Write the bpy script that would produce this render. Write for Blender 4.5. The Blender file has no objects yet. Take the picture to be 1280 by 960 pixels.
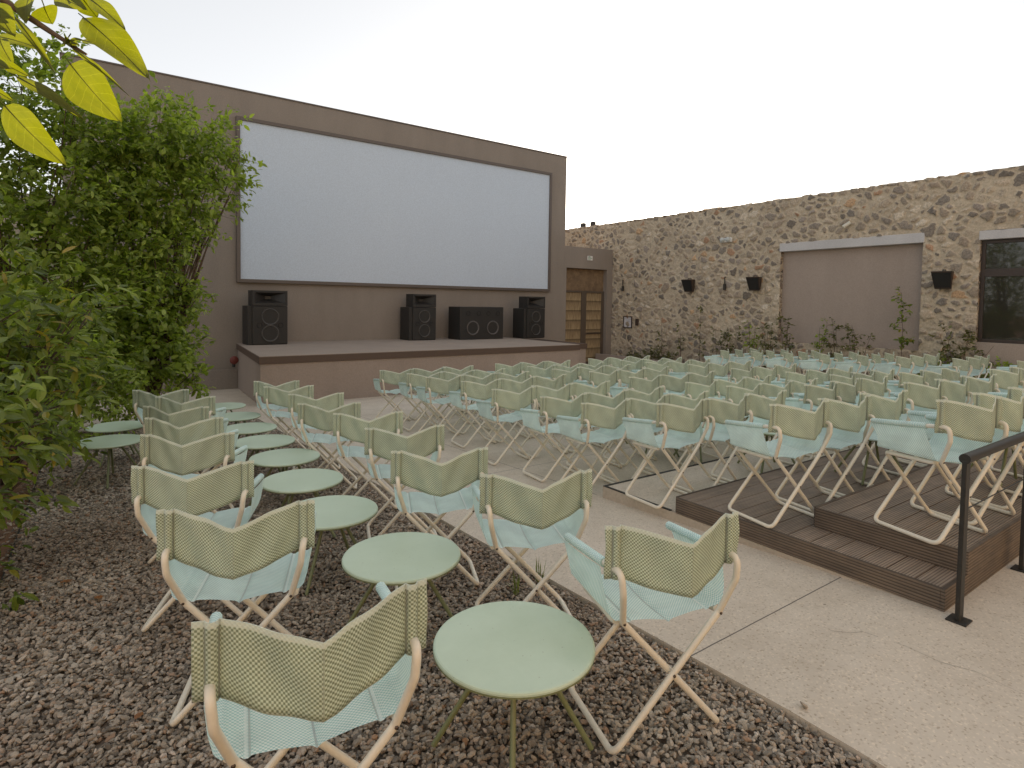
import bpy, bmesh, math, random
import numpy as np
from mathutils import Vector, Matrix
C = bpy.context.scene
R = math.radians
PI = math.pi
random.seed(7)
rng = np.random.default_rng(7)

# ------------------------------------------------------------------ camera
cam_d = bpy.data.cameras.new('camera')
cam = bpy.data.objects.new('camera', cam_d)
C.collection.objects.link(cam)
C.camera = cam
cam_d.sensor_width = 36.0
cam_d.lens = 36.0 * 736.92 / 1280.0
cam_d.shift_y = -(480 - 409.94) / 1280.0
cam_d.clip_start = 0.05
cam_d.clip_end = 2000
PITCH, ROLL, YAW = 0.04237, 0.015315, 0.620937
H = 1.6
F = Vector((math.sin(YAW) * math.cos(PITCH), math.cos(YAW) * math.cos(PITCH), -math.sin(PITCH)))
Rt = Vector((math.cos(YAW), -math.sin(YAW), 0))
U = Rt.cross(F)
rr = math.cos(ROLL) * Rt + math.sin(ROLL) * U
uu = rr.cross(F)
M = Matrix((rr, uu, -F)).transposed().to_4x4()
M.translation = (0, 0, H)
cam.matrix_world = M

# ------------------------------------------------------------------ light
SUN_EL, SUN_AZ = R(8.1), R(47.6)
world = bpy.data.worlds.new('World')
C.world = world
world.use_nodes = True
wn = world.node_tree.nodes
wl = world.node_tree.links
bg = wn['Background']
sky = wn.new('ShaderNodeTexSky')
sky.sky_type = 'NISHITA'
sky.sun_disc = False
sky.sun_elevation = SUN_EL
sky.sun_rotation = SUN_AZ
sky.altitude = 0
sky.air_density = 0.8
sky.dust_density = 1.0
sky.ozone_density = 1.2
hs = wn.new('ShaderNodeHueSaturation')
hs.inputs['Saturation'].default_value = 0.42
wl.new(sky.outputs[0], hs.inputs['Color'])
tint = wn.new('ShaderNodeMix'); tint.data_type = 'RGBA'; tint.blend_type = 'MULTIPLY'
tint.inputs[0].default_value = 1.0
wl.new(hs.outputs[0], tint.inputs[6]); tint.inputs[7].default_value = (1.0, 0.965, 0.93, 1)
veil = wn.new('ShaderNodeMix'); veil.data_type = 'RGBA'
veil.inputs[0].default_value = 0.62            # thin evening haze evens out the sky
wl.new(tint.outputs[2], veil.inputs[6]); veil.inputs[7].default_value = (2.6, 2.6, 2.6, 1)
wl.new(veil.outputs[2], bg.inputs[0])
bg.inputs[1].default_value = 0.15
sun_d = bpy.data.lights.new('sun', 'SUN')
sun_d.energy = 5.0
sun_d.angle = R(0.5)
sun_d.color = (1.0, 0.76, 0.46)
sun = bpy.data.objects.new('sun', sun_d)
C.collection.objects.link(sun)
sd = Vector((math.sin(SUN_AZ) * math.cos(SUN_EL), math.cos(SUN_AZ) * math.cos(SUN_EL), math.sin(SUN_EL)))
sun.rotation_euler = sd.to_track_quat('Z', 'Y').to_euler()
C.view_settings.view_transform = 'Standard'
C.view_settings.look = 'None'
C.view_settings.exposure = 1.15
C.view_settings.gamma = 1
C.cycles.max_bounces = 10
C.cycles.diffuse_bounces = 6
C.cycles.use_denoising = True

# ------------------------------------------------------------------ helpers
def gz(y):
    return 0.0 if y < 1.2 else -0.042 * (min(y, 16.2) - 1.2)

def lift(x):
    t = np.clip((1.1 - np.asarray(x, float)) / .6, 0, 1)
    return .035 * t * t * (3 - 2 * t)

def tag(o, label=None, cat=None, group=None, kind=None):
    if label: o['label'] = label
    if cat: o['category'] = cat
    if group: o['group'] = group
    if kind: o['kind'] = kind
    return o

def empty(name, loc=(0, 0, 0), rz=0.0, label=None, cat=None, group=None):
    o = bpy.data.objects.new(name, None)
    o.empty_display_size = 0.1
    C.collection.objects.link(o)
    o.location = loc
    o.rotation_euler = (0, 0, rz)
    return tag(o, label, cat, group)

class MB:
    def __init__(s):
        s.v = []; s.f = []; s.uv = []; s.sm = []
    def add(s, vs, fs, uvs=None, smooth=False):
        n = len(s.v)
        s.v.extend([tuple(p) for p in vs])
        for i, f in enumerate(fs):
            s.f.append(tuple(a + n for a in f))
            s.sm.append(smooth)
            s.uv.append(uvs[i] if uvs else [(0, 0)] * len(f))
        return s
    def box(s, x0, x1, y0, y1, z0, z1):
        vs = [(x0, y0, z0), (x1, y0, z0), (x1, y1, z0), (x0, y1, z0), (x0, y0, z1), (x1, y0, z1), (x1, y1, z1), (x0, y1, z1)]
        return s.add(vs, [(0, 3, 2, 1), (4, 5, 6, 7), (0, 1, 5, 4), (1, 2, 6, 5), (2, 3, 7, 6), (3, 0, 4, 7)])
    def tube(s, pts, r, n=10, caps=True, r1=None):
        pts = [Vector(p) for p in pts]
        N = len(pts)
        t0 = (pts[1] - pts[0]).normalized()
        a = Vector((0, 0, 1)) if abs(t0.z) < 0.9 else Vector((1, 0, 0))
        nrm = (a - t0 * a.dot(t0)).normalized()
        vs = []; prev = t0
        for i, p in enumerate(pts):
            if i == 0: t = t0
            elif i == N - 1: t = (pts[-1] - pts[-2]).normalized()
            else: t = ((pts[i] - pts[i - 1]).normalized() + (pts[i + 1] - pts[i]).normalized()).normalized()
            q = prev.rotation_difference(t)
            nrm = q @ nrm
            nrm = (nrm - t * nrm.dot(t)).normalized()
            prev = t
            b = t.cross(nrm)
            rad = r if r1 is None else r + (r1 - r) * i / (N - 1)
            for k in range(n):
                an = 2 * PI * k / n
                vs.append(p + (nrm * math.cos(an) + b * math.sin(an)) * rad)
        fs = []
        for i in range(N - 1):
            for k in range(n):
                fs.append((i * n + k, i * n + (k + 1) % n, (i + 1) * n + (k + 1) % n, (i + 1) * n + k))
        s.add(vs, fs, smooth=True)
        if caps:
            s.add([vs[k] for k in range(n)], [tuple(reversed(range(n)))])
            s.add([vs[(N - 1) * n + k] for k in range(n)], [tuple(range(n))])
        return s
    def lathe(s, prof, n=32, c=(0, 0, 0), axis='z', smooth=True):
        vs = []
        for (r, h) in prof:
            for k in range(n):
                a = 2 * PI * k / n
                if axis == 'z': vs.append((c[0] + r * math.cos(a), c[1] + r * math.sin(a), c[2] + h))
                elif axis == 'y': vs.append((c[0] + r * math.cos(a), c[1] + h, c[2] - r * math.sin(a)))
                else: vs.append((c[0] + h, c[1] + r * math.cos(a), c[2] + r * math.sin(a)))
        fs = []
        for i in range(len(prof) - 1):
            for k in range(n):
                fs.append((i * n + k, i * n + (k + 1) % n, (i + 1) * n + (k + 1) % n, (i + 1) * n + k))
        return s.add(vs, fs, smooth=smooth)
    def disc(s, c, r, n=24, axis='z', flip=False):
        vs = []
        for k in range(n):
            a = 2 * PI * k / n
            if axis == 'z': vs.append((c[0] + r * math.cos(a), c[1] + r * math.sin(a), c[2]))
            elif axis == 'y': vs.append((c[0] + r * math.cos(a), c[1], c[2] - r * math.sin(a)))
            else: vs.append((c[0], c[1] + r * math.cos(a), c[2] + r * math.sin(a)))
        f = tuple(range(n))
        return s.add(vs, [tuple(reversed(f)) if flip else f])
    def build(s, name, mat=None, parent=None, bevel=0, smooth_angle=None, subd=0):
        me = bpy.data.meshes.new(name)
        me.from_pydata(s.v, [], s.f)
        me.polygons.foreach_set('use_smooth', s.sm)
        uvl = me.uv_layers.new(name='UVMap')
        flat = [c for u in s.uv for p in u for c in p]
        uvl.data.foreach_set('uv', flat)
        me.update()
        if mat: me.materials.append(mat)
        o = bpy.data.objects.new(name, me)
        C.collection.objects.link(o)
        if parent: o.parent = parent
        if bevel:
            m = o.modifiers.new('b', 'BEVEL'); m.width = bevel; m.segments = 2; m.limit_method = 'ANGLE'; m.angle_limit = R(40)
        if subd:
            m = o.modifiers.new('s', 'SUBSURF'); m.levels = subd; m.render_levels = subd
        return o

def fillet(pts, rads, seg=7):
    pts = [Vector(p) for p in pts]
    out = [pts[0]]
    for i in range(1, len(pts) - 1):
        p = pts[i]; a = (pts[i - 1] - p); b = (pts[i + 1] - p)
        la, lb = a.length, b.length
        a.normalize(); b.normalize()
        ang = a.angle(b)
        d = min(rads[i] / math.tan(ang / 2), la * .49, lb * .49)
        p0 = p + a * d; p2 = p + b * d
        for k in range(seg + 1):
            t = k / seg
            out.append(p0 * (1 - t) ** 2 + p * 2 * t * (1 - t) + p2 * t * t)
    out.append(pts[-1])
    return out

def npmesh(name, V, Fc, mat, parent=None, smooth=False, uv=None):
    """V (n,3), Fc (m,k) arrays."""
    me = bpy.data.meshes.new(name)
    m, k = Fc.shape
    me.vertices.add(len(V)); me.vertices.foreach_set('co', V.astype(np.float32).ravel())
    me.loops.add(m * k); me.loops.foreach_set('vertex_index', Fc.astype(np.int32).ravel())
    me.polygons.add(m)
    me.polygons.foreach_set('loop_start', np.arange(0, m * k, k, dtype=np.int32))
    me.polygons.foreach_set('loop_total', np.full(m, k, dtype=np.int32))
    me.polygons.foreach_set('use_smooth', np.full(m, smooth))
    if uv is not None:
        l = me.uv_layers.new(name='UVMap'); l.data.foreach_set('uv', uv.astype(np.float32).ravel())
    me.update(calc_edges=True)
    me.materials.append(mat)
    o = bpy.data.objects.new(name, me)
    C.collection.objects.link(o)
    if parent: o.parent = parent
    return o

# ------------------------------------------------------------------ materials
def mat(name):
    m = bpy.data.materials.new(name); m.use_nodes = True
    nt = m.node_tree
    return m, nt, nt.nodes['Principled BSDF']
def nd(nt, typ, **kw):
    n = nt.nodes.new(typ)
    for k, v in kw.items():
        if k.startswith('i_'):
            key = k[2:]
            key = int(key) if key.isdigit() else key
            n.inputs[key].default_value = v
        else: setattr(n, k, v)
    return n
def ramp(nt, stops, interp='LINEAR'):
    r = nt.nodes.new('ShaderNodeValToRGB')
    r.color_ramp.interpolation = interp
    e = r.color_ramp.elements
    e[0].position, e[0].color = stops[0][0], (*stops[0][1], 1)
    e[1].position, e[1].color = stops[1][0], (*stops[1][1], 1)
    for p, c in stops[2:]:
        x = e.new(p); x.color = (*c, 1)
    return r
def mixc(nt, a, b, fac, blend='MIX'):
    m = nt.nodes.new('ShaderNodeMix'); m.data_type = 'RGBA'; m.blend_type = blend
    for idx, val in ((6, a), (7, b), (0, fac)):
        if isinstance(val, (tuple, list)): m.inputs[idx].default_value = (*val, 1)
        elif isinstance(val, (int, float)): m.inputs[idx].default_value = val
        else: nt.links.new(val, m.inputs[idx])
    return m.outputs[2]
def bumpn(nt, h, strength=.3, dist=.01, normal=None):
    b = nd(nt, 'ShaderNodeBump', i_Strength=strength, i_Distance=dist)
    nt.links.new(h, b.inputs['Height'])
    if normal: nt.links.new(normal, b.inputs['Normal'])
    return b.outputs[0]
def math_(nt, op, a, b=None, c=None):
    m = nt.nodes.new('ShaderNodeMath'); m.operation = op
    for i, v in enumerate((a, b, c)):
        if v is None: continue
        if isinstance(v, (int, float)): m.inputs[i].default_value = v
        else: nt.links.new(v, m.inputs[i])
    return m.outputs[0]
def pos(nt):
    return nd(nt, 'ShaderNodeNewGeometry').outputs['Position']
def noise(nt, vec, scale, detail=4, rough=.6):
    n = nd(nt, 'ShaderNodeTexNoise', i_Scale=scale, i_Detail=detail, i_Roughness=rough)
    if vec is not None: nt.links.new(vec, n.inputs['Vector'])
    return n.outputs[0]
def objc(nt):
    return nd(nt, 'ShaderNodeTexCoord').outputs['Object']

def plaster(name, base, streak=.12, seed=0):
    m, nt, b = mat(name)
    p = pos(nt)
    mp = nd(nt, 'ShaderNodeMapping'); nt.links.new(p, mp.inputs[0]); mp.inputs['Scale'].default_value = (1.2, 1.2, .35); mp.inputs['Location'].default_value = (seed, 0, 0)
    n1 = noise(nt, mp.outputs[0], .9, 6, .65)
    n2 = noise(nt, p, 45, 3, .6)
    r = ramp(nt, [(.25, tuple(c * (1 - streak) for c in base)), (.75, tuple(c * (1 + streak) for c in base))])
    nt.links.new(n1, r.inputs[0])
    r2 = ramp(nt, [(.3, (.9, .9, .9)), (.7, (1.08, 1.08, 1.08))])
    nt.links.new(n2, r2.inputs[0])
    nt.links.new(mixc(nt, r.outputs[0], r2.outputs[0], 1.0, 'MULTIPLY'), b.inputs['Base Color'])
    b.inputs['Roughness'].default_value = .9
    b.inputs['Specular IOR Level'].default_value = .25
    nt.links.new(bumpn(nt, n2, .25, .004), b.inputs['Normal'])
    return m

def simple(name, col, rough=.5, metal=0, spec=.5, nscale=30, namp=.08, bump=0):
    m, nt, b = mat(name)
    p = objc(nt)
    n1 = noise(nt, p, nscale, 4, .6)
    r = ramp(nt, [(.3, tuple(c * (1 - namp) for c in col)), (.7, tuple(min(1, c * (1 + namp)) for c in col))])
    nt.links.new(n1, r.inputs[0]); nt.links.new(r.outputs[0], b.inputs['Base Color'])
    rr_ = nd(nt, 'ShaderNodeMapRange', i_3=rough * .85, i_4=min(1, rough * 1.15)); nt.links.new(n1, rr_.inputs[0]); nt.links.new(rr_.outputs[0], b.inputs['Roughness'])
    b.inputs['Metallic'].default_value = metal
    b.inputs['Specular IOR Level'].default_value = spec
    if bump: nt.links.new(bumpn(nt, n1, bump, .003), b.inputs['Normal'])
    return m

def weave(name, ca, cb, period=.0105, transl=.22, seams=(), hem_highlight=None):
    m, nt, b = mat(name)
    uv = nd(nt, 'ShaderNodeUVMap').outputs[0]
    sx = nd(nt, 'ShaderNodeSeparateXYZ'); nt.links.new(uv, sx.inputs[0])
    k = 2 * PI / period
    a = math_(nt, 'SINE', math_(nt, 'MULTIPLY', sx.outputs[0], k))
    c = math_(nt, 'SINE', math_(nt, 'MULTIPLY', sx.outputs[1], k))
    s = math_(nt, 'MULTIPLY', a, c)
    mr = nd(nt, 'ShaderNodeMapRange', i_1=-.35, i_2=.35); nt.links.new(s, mr.inputs[0])
    ws = math_(nt, 'ADD', noise(nt, objc(nt), 9, 3, .5), math_(nt, 'MULTIPLY', math_(nt, 'SUBTRACT', nd(nt, 'ShaderNodeObjectInfo').outputs['Random'], .5), .35))
    r = ramp(nt, [(.3, (.88, .88, .88)), (.7, (1.06, 1.06, 1.06))]); nt.links.new(ws, r.inputs[0])
    col = mixc(nt, mixc(nt, ca, cb, mr.outputs[0]), r.outputs[0], 1.0, 'MULTIPLY')
    so = nd(nt, 'ShaderNodeSeparateXYZ'); nt.links.new(objc(nt), so.inputs[0])
    ax_ = math_(nt, 'ABSOLUTE', so.outputs[0])
    for pos_, w_, f_ in seams:
        d_ = math_(nt, 'ABSOLUTE', math_(nt, 'SUBTRACT', ax_, pos_))
        col = mixc(nt, col, tuple(x * f_ for x in cb), math_(nt, 'MULTIPLY', math_(nt, 'LESS_THAN', d_, w_), .75))
    if hem_highlight:  # pale highlight along top and bottom edges painted into the colour
        e_ = math_(nt, 'MAXIMUM', math_(nt, 'GREATER_THAN', sx.outputs[1], hem_highlight[1]), math_(nt, 'LESS_THAN', sx.outputs[1], hem_highlight[0]))
        col = mixc(nt, col, hem_highlight[2], math_(nt, 'MULTIPLY', e_, .8))
    nt.links.new(col, b.inputs['Base Color'])
    b.inputs['Roughness'].default_value = .65
    b.inputs['Specular IOR Level'].default_value = .3
    nt.links.new(bumpn(nt, s, .55, .0012), b.inputs['Normal'])
    tr = nd(nt, 'ShaderNodeBsdfTranslucent'); nt.links.new(col, tr.inputs[0])
    mx = nd(nt, 'ShaderNodeMixShader', i_0=transl)
    nt.links.new(b.outputs[0], mx.inputs[1]); nt.links.new(tr.outputs[0], mx.inputs[2])
    nt.links.new(mx.outputs[0], nt.nodes['Material Output'].inputs[0])
    return m

def leafmat(name, dark, light, transl=.35, rough=.42, yellow=0.0):
    m, nt, b = mat(name)
    rnd = nd(nt, 'ShaderNodeNewGeometry').outputs['Random Per Island']
    st = [(0, dark), (.55, tuple((a + c) / 2 for a, c in zip(dark, light))), (.93, light)]
    if yellow: st.append((1.0, (.35, .26, .05)))
    r = ramp(nt, st)
    nt.links.new(rnd, r.inputs[0])
    nt.links.new(r.outputs[0], b.inputs['Base Color'])
    b.inputs['Roughness'].default_value = rough
    b.inputs['Specular IOR Level'].default_value = .45
    tr = nd(nt, 'ShaderNodeBsdfTranslucent')
    nt.links.new(mixc(nt, r.outputs[0], (1.35, 1.5, .45), 1.0, 'MULTIPLY'), tr.inputs[0])
    mx = nd(nt, 'ShaderNodeMixShader', i_0=transl)
    nt.links.new(b.outputs[0], mx.inputs[1]); nt.links.new(tr.outputs[0], mx.inputs[2])
    nt.links.new(mx.outputs[0], nt.nodes['Material Output'].inputs[0])
    return m

def concrete():
    m, nt, b = mat('concrete')
    p = pos(nt)
    n0 = noise(nt, p, .6, 5, .6)
    base = ramp(nt, [(.3, (.54, .475, .39)), (.7, (.62, .55, .46))]); nt.links.new(n0, base.inputs[0])
    # fine light and dark aggregate specks
    v = nd(nt, 'ShaderNodeTexVoronoi', i_Scale=120.0); nt.links.new(p, v.inputs[0])
    vs = nd(nt, 'ShaderNodeSeparateColor'); nt.links.new(v.outputs['Color'], vs.inputs[0])
    sp = ramp(nt, [(0, (.72, .69, .65)), (.07, (.86, .84, .82)), (.14, (1, 1, 1)), (.84, (1, 1, 1)), (.95, (1.16, 1.15, 1.13))]); nt.links.new(vs.outputs[0], sp.inputs[0])
    c1 = mixc(nt, base.outputs[0], sp.outputs[0], 1.0, 'MULTIPLY')
    n2 = noise(nt, p, 14, 6, .7)
    st = ramp(nt, [(.22, (.66, .62, .56)), (.42, (1, 1, 1))]); nt.links.new(n2, st.inputs[0])
    c2 = mixc(nt, c1, st.outputs[0], .5, 'MULTIPLY')
    n3 = noise(nt, p, 2.1, 5, .75)
    st3 = ramp(nt, [(.30, (.72, .68, .63)), (.55, (1.03, 1.03, 1.03))]); nt.links.new(n3, st3.inputs[0])
    c2 = mixc(nt, c2, st3.outputs[0], .45, 'MULTIPLY')
    vd = nd(nt, 'ShaderNodeTexVoronoi', i_Scale=3.4); nt.links.new(p, vd.inputs[0])
    dk = math_(nt, 'LESS_THAN', math_(nt, 'ADD', vd.outputs['Distance'], math_(nt, 'MULTIPLY', noise(nt, p, 50, 3, .6), .03)), .036)
    c2 = mixc(nt, c2, (.17, .14, .11), math_(nt, 'MULTIPLY', dk, .8))
    # joints
    sx = nd(nt, 'ShaderNodeSeparateXYZ'); nt.links.new(p, sx.inputs[0])
    wob = math_(nt, 'MULTIPLY', math_(nt, 'SUBTRACT', noise(nt, p, 6, 2, .5), .5), .006)
    def joint(coord, off, per, w):
        a = math_(nt, 'SUBTRACT', math_(nt, 'ADD', coord, wob), off)
        fr = math_(nt, 'PINGPONG', a, per / 2)
        return math_(nt, 'LESS_THAN', fr, w)
    j1 = joint(sx.outputs[0], 3.68, 2.75, .0035)
    j2 = joint(sx.outputs[1], 1.67, 3.33, .0035)
    j1 = math_(nt, 'MULTIPLY', j1, math_(nt, 'GREATER_THAN', sx.outputs[1], 3.8))
    j = math_(nt, 'MAXIMUM', j1, j2)
    c3 = mixc(nt, c2, (.13, .115, .10), j)
    nt.links.new(c3, b.inputs['Base Color'])
    b.inputs['Roughness'].default_value = .8
    b.inputs['Specular IOR Level'].default_value = .35
    hh = math_(nt, 'SUBTRACT', math_(nt, 'ADD', math_(nt, 'MULTIPLY', noise(nt, p, 90, 3, .6), .5), n2), math_(nt, 'MULTIPLY', j, 2))
    nt.links.new(bumpn(nt, hh, .3, .003), b.inputs['Normal'])
    return m

def stonewall():
    m, nt, b = mat('rubble_stone')
    p = pos(nt)
    w = nd(nt, 'ShaderNodeTexNoise', i_Scale=2.6, i_Detail=4.0); nt.links.new(p, w.inputs[0])
    wv = nd(nt, 'ShaderNodeVectorMath', operation='MULTIPLY_ADD'); nt.links.new(w.outputs['Color'], wv.inputs[0]); wv.inputs[1].default_value = (.22, .22, .22); nt.links.new(p, wv.inputs[2])
    mp = nd(nt, 'ShaderNodeMapping'); mp.inputs['Scale'].default_value = (1, 1, 1.4); nt.links.new(wv.outputs[0], mp.inputs[0])
    ve = nd(nt, 'ShaderNodeTexVoronoi', feature='DISTANCE_TO_EDGE', i_Scale=5.2); nt.links.new(mp.outputs[0], ve.inputs[0])
    vc = nd(nt, 'ShaderNodeTexVoronoi', feature='F1', i_Scale=5.2); nt.links.new(mp.outputs[0], vc.inputs[0])
    sc = nd(nt, 'ShaderNodeSeparateColor'); nt.links.new(vc.outputs['Color'], sc.inputs[0])
    rc = ramp(nt, [(0, (.15, .13, .115)), (.18, (.24, .20, .17)), (.40, (.36, .295, .23)), (.62, (.46, .385, .30)), (.78, (.28, .25, .225)), (.87, (.56, .48, .39)), (.94, (.55, .33, .17)), (1, (.58, .50, .41))], 'CONSTANT')
    nt.links.new(sc.outputs[0], rc.inputs[0])
    n1 = noise(nt, p, 22, 6, .7)
    r1 = ramp(nt, [(.25, (.55, .53, .5)), (.75, (1.35, 1.33, 1.3))]); nt.links.new(n1, r1.inputs[0])
    stone = mixc(nt, rc.outputs[0], r1.outputs[0], 1.0, 'MULTIPLY')
    n2 = noise(nt, p, 1.3, 4, .6)
    mo = ramp(nt, [(.3, (.45, .375, .285)), (.7, (.60, .515, .40))]); nt.links.new(n2, mo.inputs[0])
    mort = mixc(nt, mo.outputs[0], r1.outputs[0], .45, 'MULTIPLY')
    ed = math_(nt, 'ADD', ve.outputs['Distance'], math_(nt, 'MULTIPLY', math_(nt, 'SUBTRACT', noise(nt, p, 9, 5, .7), .5), .13))
    mr = nd(nt, 'ShaderNodeMapRange', i_1=.055, i_2=.11); nt.links.new(ed, mr.inputs[0])
    # some stones are smeared over with mortar
    sm = math_(nt, 'GREATER_THAN', sc.outputs[1], .18)
    fac = math_(nt, 'MULTIPLY', mr.outputs[0], math_(nt, 'MAXIMUM', sm, .35))
    nt.links.new(mixc(nt, mort, stone, fac), b.inputs['Base Color'])
    b.inputs['Roughness'].default_value = .92
    b.inputs['Specular IOR Level'].default_value = .25
    h = math_(nt, 'ADD', math_(nt, 'MULTIPLY', math_(nt, 'MINIMUM', ed, .2), 5), math_(nt, 'MULTIPLY', n1, .35))
    nt.links.new(bumpn(nt, h, .9, .035), b.inputs['Normal'])
    return m

def reliefmat():
    m, nt, b = mat('rubble_relief')
    p = pos(nt)
    at_ = nd(nt, 'ShaderNodeAttribute', attribute_name='stone')
    n1 = noise(nt, p, 26, 7, .72)
    r1 = ramp(nt, [(.28, (.50, .48, .45)), (.72, (1.42, 1.40, 1.36))]); nt.links.new(n1, r1.inputs[0])
    stone = mixc(nt, at_.outputs['Color'], r1.outputs[0], 1.0, 'MULTIPLY')
    n2 = noise(nt, p, 1.5, 5, .65)
    mo = ramp(nt, [(.3, (.42, .35, .265)), (.7, (.58, .50, .385))]); nt.links.new(n2, mo.inputs[0])
    mort = mixc(nt, mo.outputs[0], r1.outputs[0], .55, 'MULTIPLY')
    ed = math_(nt, 'ADD', at_.outputs['Alpha'], math_(nt, 'MULTIPLY', math_(nt, 'SUBTRACT', noise(nt, p, 38, 4, .7), .5), .9))
    mr = nd(nt, 'ShaderNodeMapRange', i_1=.36, i_2=.62); nt.links.new(ed, mr.inputs[0])
    nt.links.new(mixc(nt, mort, stone, mr.outputs[0]), b.inputs['Base Color'])
    b.inputs['Roughness'].default_value = .92
    b.inputs['Specular IOR Level'].default_value = .25
    nt.links.new(bumpn(nt, n1, .7, .012), b.inputs['Normal'])
    return m

def gravelmat(name, islands=True):
    m, nt, b = mat(name)
    p = pos(nt)
    cols = [(0, (.14, .128, .112)), (.18, (.215, .192, .158)), (.4, (.31, .278, .232)), (.62, (.39, .355, .302)), (.8, (.46, .43, .375)), (.95, (.30, .20, .13)), (1, (.58, .54, .49))]
    if islands:
        rnd = nd(nt, 'ShaderNodeNewGeometry').outputs['Random Per Island']
    else:
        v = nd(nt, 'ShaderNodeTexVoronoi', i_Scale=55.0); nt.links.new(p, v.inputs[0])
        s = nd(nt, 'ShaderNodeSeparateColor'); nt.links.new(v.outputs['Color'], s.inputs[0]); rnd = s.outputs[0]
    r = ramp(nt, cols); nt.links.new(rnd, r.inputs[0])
    n = noise(nt, p, 160, 4, .7)
    r1 = ramp(nt, [(.3, (.78, .77, .76)), (.7, (1.15, 1.15, 1.15))]); nt.links.new(n, r1.inputs[0])
    c = mixc(nt, r.outputs[0], r1.outputs[0], 1.0, 'MULTIPLY')
    big = ramp(nt, [(.35, (.74, .66, .60)), (.65, (1.12, 1.08, 1.04))]); nt.links.new(noise(nt, p, 1.1, 4, .65), big.inputs[0])
    c = mixc(nt, c, big.outputs[0], 1.0, 'MULTIPLY')
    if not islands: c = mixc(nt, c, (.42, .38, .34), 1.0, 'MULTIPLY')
    nt.links.new(c, b.inputs['Base Color'])
    b.inputs['Roughness'].default_value = .75
    return m

def decking(name, base, fascia=False):
    m, nt, b = mat(name)
    p = pos(nt)
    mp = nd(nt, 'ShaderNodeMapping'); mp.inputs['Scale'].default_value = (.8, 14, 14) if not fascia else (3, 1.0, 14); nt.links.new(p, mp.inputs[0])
    n1 = noise(nt, mp.outputs[0], 2.5, 6, .65)
    n2 = noise(nt, p, 1.7, 5, .7)
    r = ramp(nt, [(.3, tuple(c * .78 for c in base)), (.7, tuple(c * 1.22 for c in base))]); nt.links.new(n1, r.inputs[0])
    r2 = ramp(nt, [(.35, (.72, .72, .74)), (.65, (1.12, 1.1, 1.08))]); nt.links.new(n2, r2.inputs[0])
    c = mixc(nt, r.outputs[0], r2.outputs[0], 1.0, 'MULTIPLY')
    # pale scuffs and droppings
    v = nd(nt, 'ShaderNodeTexVoronoi', i_Scale=5.0, i_Randomness=1.0); nt.links.new(p, v.inputs[0])
    ds = math_(nt, 'LESS_THAN', math_(nt, 'ADD', v.outputs['Distance'], math_(nt, 'MULTIPLY', noise(nt, p, 60, 3, .6), .05)), .05)
    c = mixc(nt, c, (.34, .31, .27), math_(nt, 'MULTIPLY', ds, .55))
    sx = nd(nt, 'ShaderNodeSeparateXYZ'); nt.links.new(p, sx.inputs[0])
    rib = math_(nt, 'SINE', math_(nt, 'MULTIPLY', sx.outputs[2 if fascia else 1], 2 * PI / (.016 if not fascia else .018)))
    rr_ = ramp(nt, [(.0, (.42, .40, .38)), (.5, (1.05, 1.05, 1.05))])
    rm = nd(nt, 'ShaderNodeMapRange', i_1=-1.0, i_2=1.0); nt.links.new(rib, rm.inputs[0]); nt.links.new(rm.outputs[0], rr_.inputs[0])
    c = mixc(nt, c, rr_.outputs[0], 1.0, 'MULTIPLY')
    nt.links.new(c, b.inputs['Base Color'])
    b.inputs['Roughness'].default_value = .7
    nt.links.new(bumpn(nt, rib, .5, .002), b.inputs['Normal'])
    return m

M_ = {}
M_['wall'] = plaster('taupe_plaster', (.275, .235, .20))
M_['stage'] = plaster('stage_plaster', (.33, .27, .23), .08, 5)
M_['panel'] = plaster('panel_plaster', (.37, .305, .26), .09, 9)
M_['stage_top'] = plaster('stage_screed', (.33, .27, .225), .1, 3)
M_['fascia'] = simple('brown_fascia', (.095, .062, .045), .7)
M_['screen'] = plaster('screen_paint', (.575, .65, .745), .012, 2)
M_['sframe'] = simple('screen_frame_paint', (.12, .095, .08), .5)
M_['lintel'] = plaster('lintel_concrete', (.54, .53, .53), .12, 11)
M_['stone'] = stonewall()
M_['relief'] = reliefmat()
M_['concrete'] = concrete()
M_['kerbconc'] = plaster('step_concrete', (.48, .41, .33), .12, 8)
M_['soil'] = simple('soil', (.17, .088, .048), .95, nscale=12, namp=.5, bump=1)
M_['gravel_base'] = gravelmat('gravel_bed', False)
M_['gravel'] = gravelmat('gravel_stones', True)
M_['deck'] = decking('deck_boards', (.275, .215, .165))
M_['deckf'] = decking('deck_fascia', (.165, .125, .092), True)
M_['backfab'] = weave('weave_warm_lit', (.31, .37, .255), (.80, .88, .755), .0125, .34, [(.222, .002, .40), (.2513, .002, .44), (0, .0015, .62)], (.003, .186, (.80, .84, .74)))  # same mesh as the seat, warm light from behind put into its colour
M_['seatfab'] = weave('weave_sky_lit', (.49, .72, .68), (.89, .98, .93), .0125, .25, [(.165, .004, 1.0), (.157, .0025, .6), (0, .003, .62)])  # same mesh as the backrest, cool sky light put into its colour
M_['tube'] = simple('cream_powder_coat', (.76, .70, .585), .38, nscale=60, namp=.04)
M_['rivet'] = simple('dark_steel', (.12, .09, .07), .4, 1)
M_['table'] = simple('sage_powder_coat', (.52, .64, .49), .42, nscale=25, namp=.03)
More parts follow.
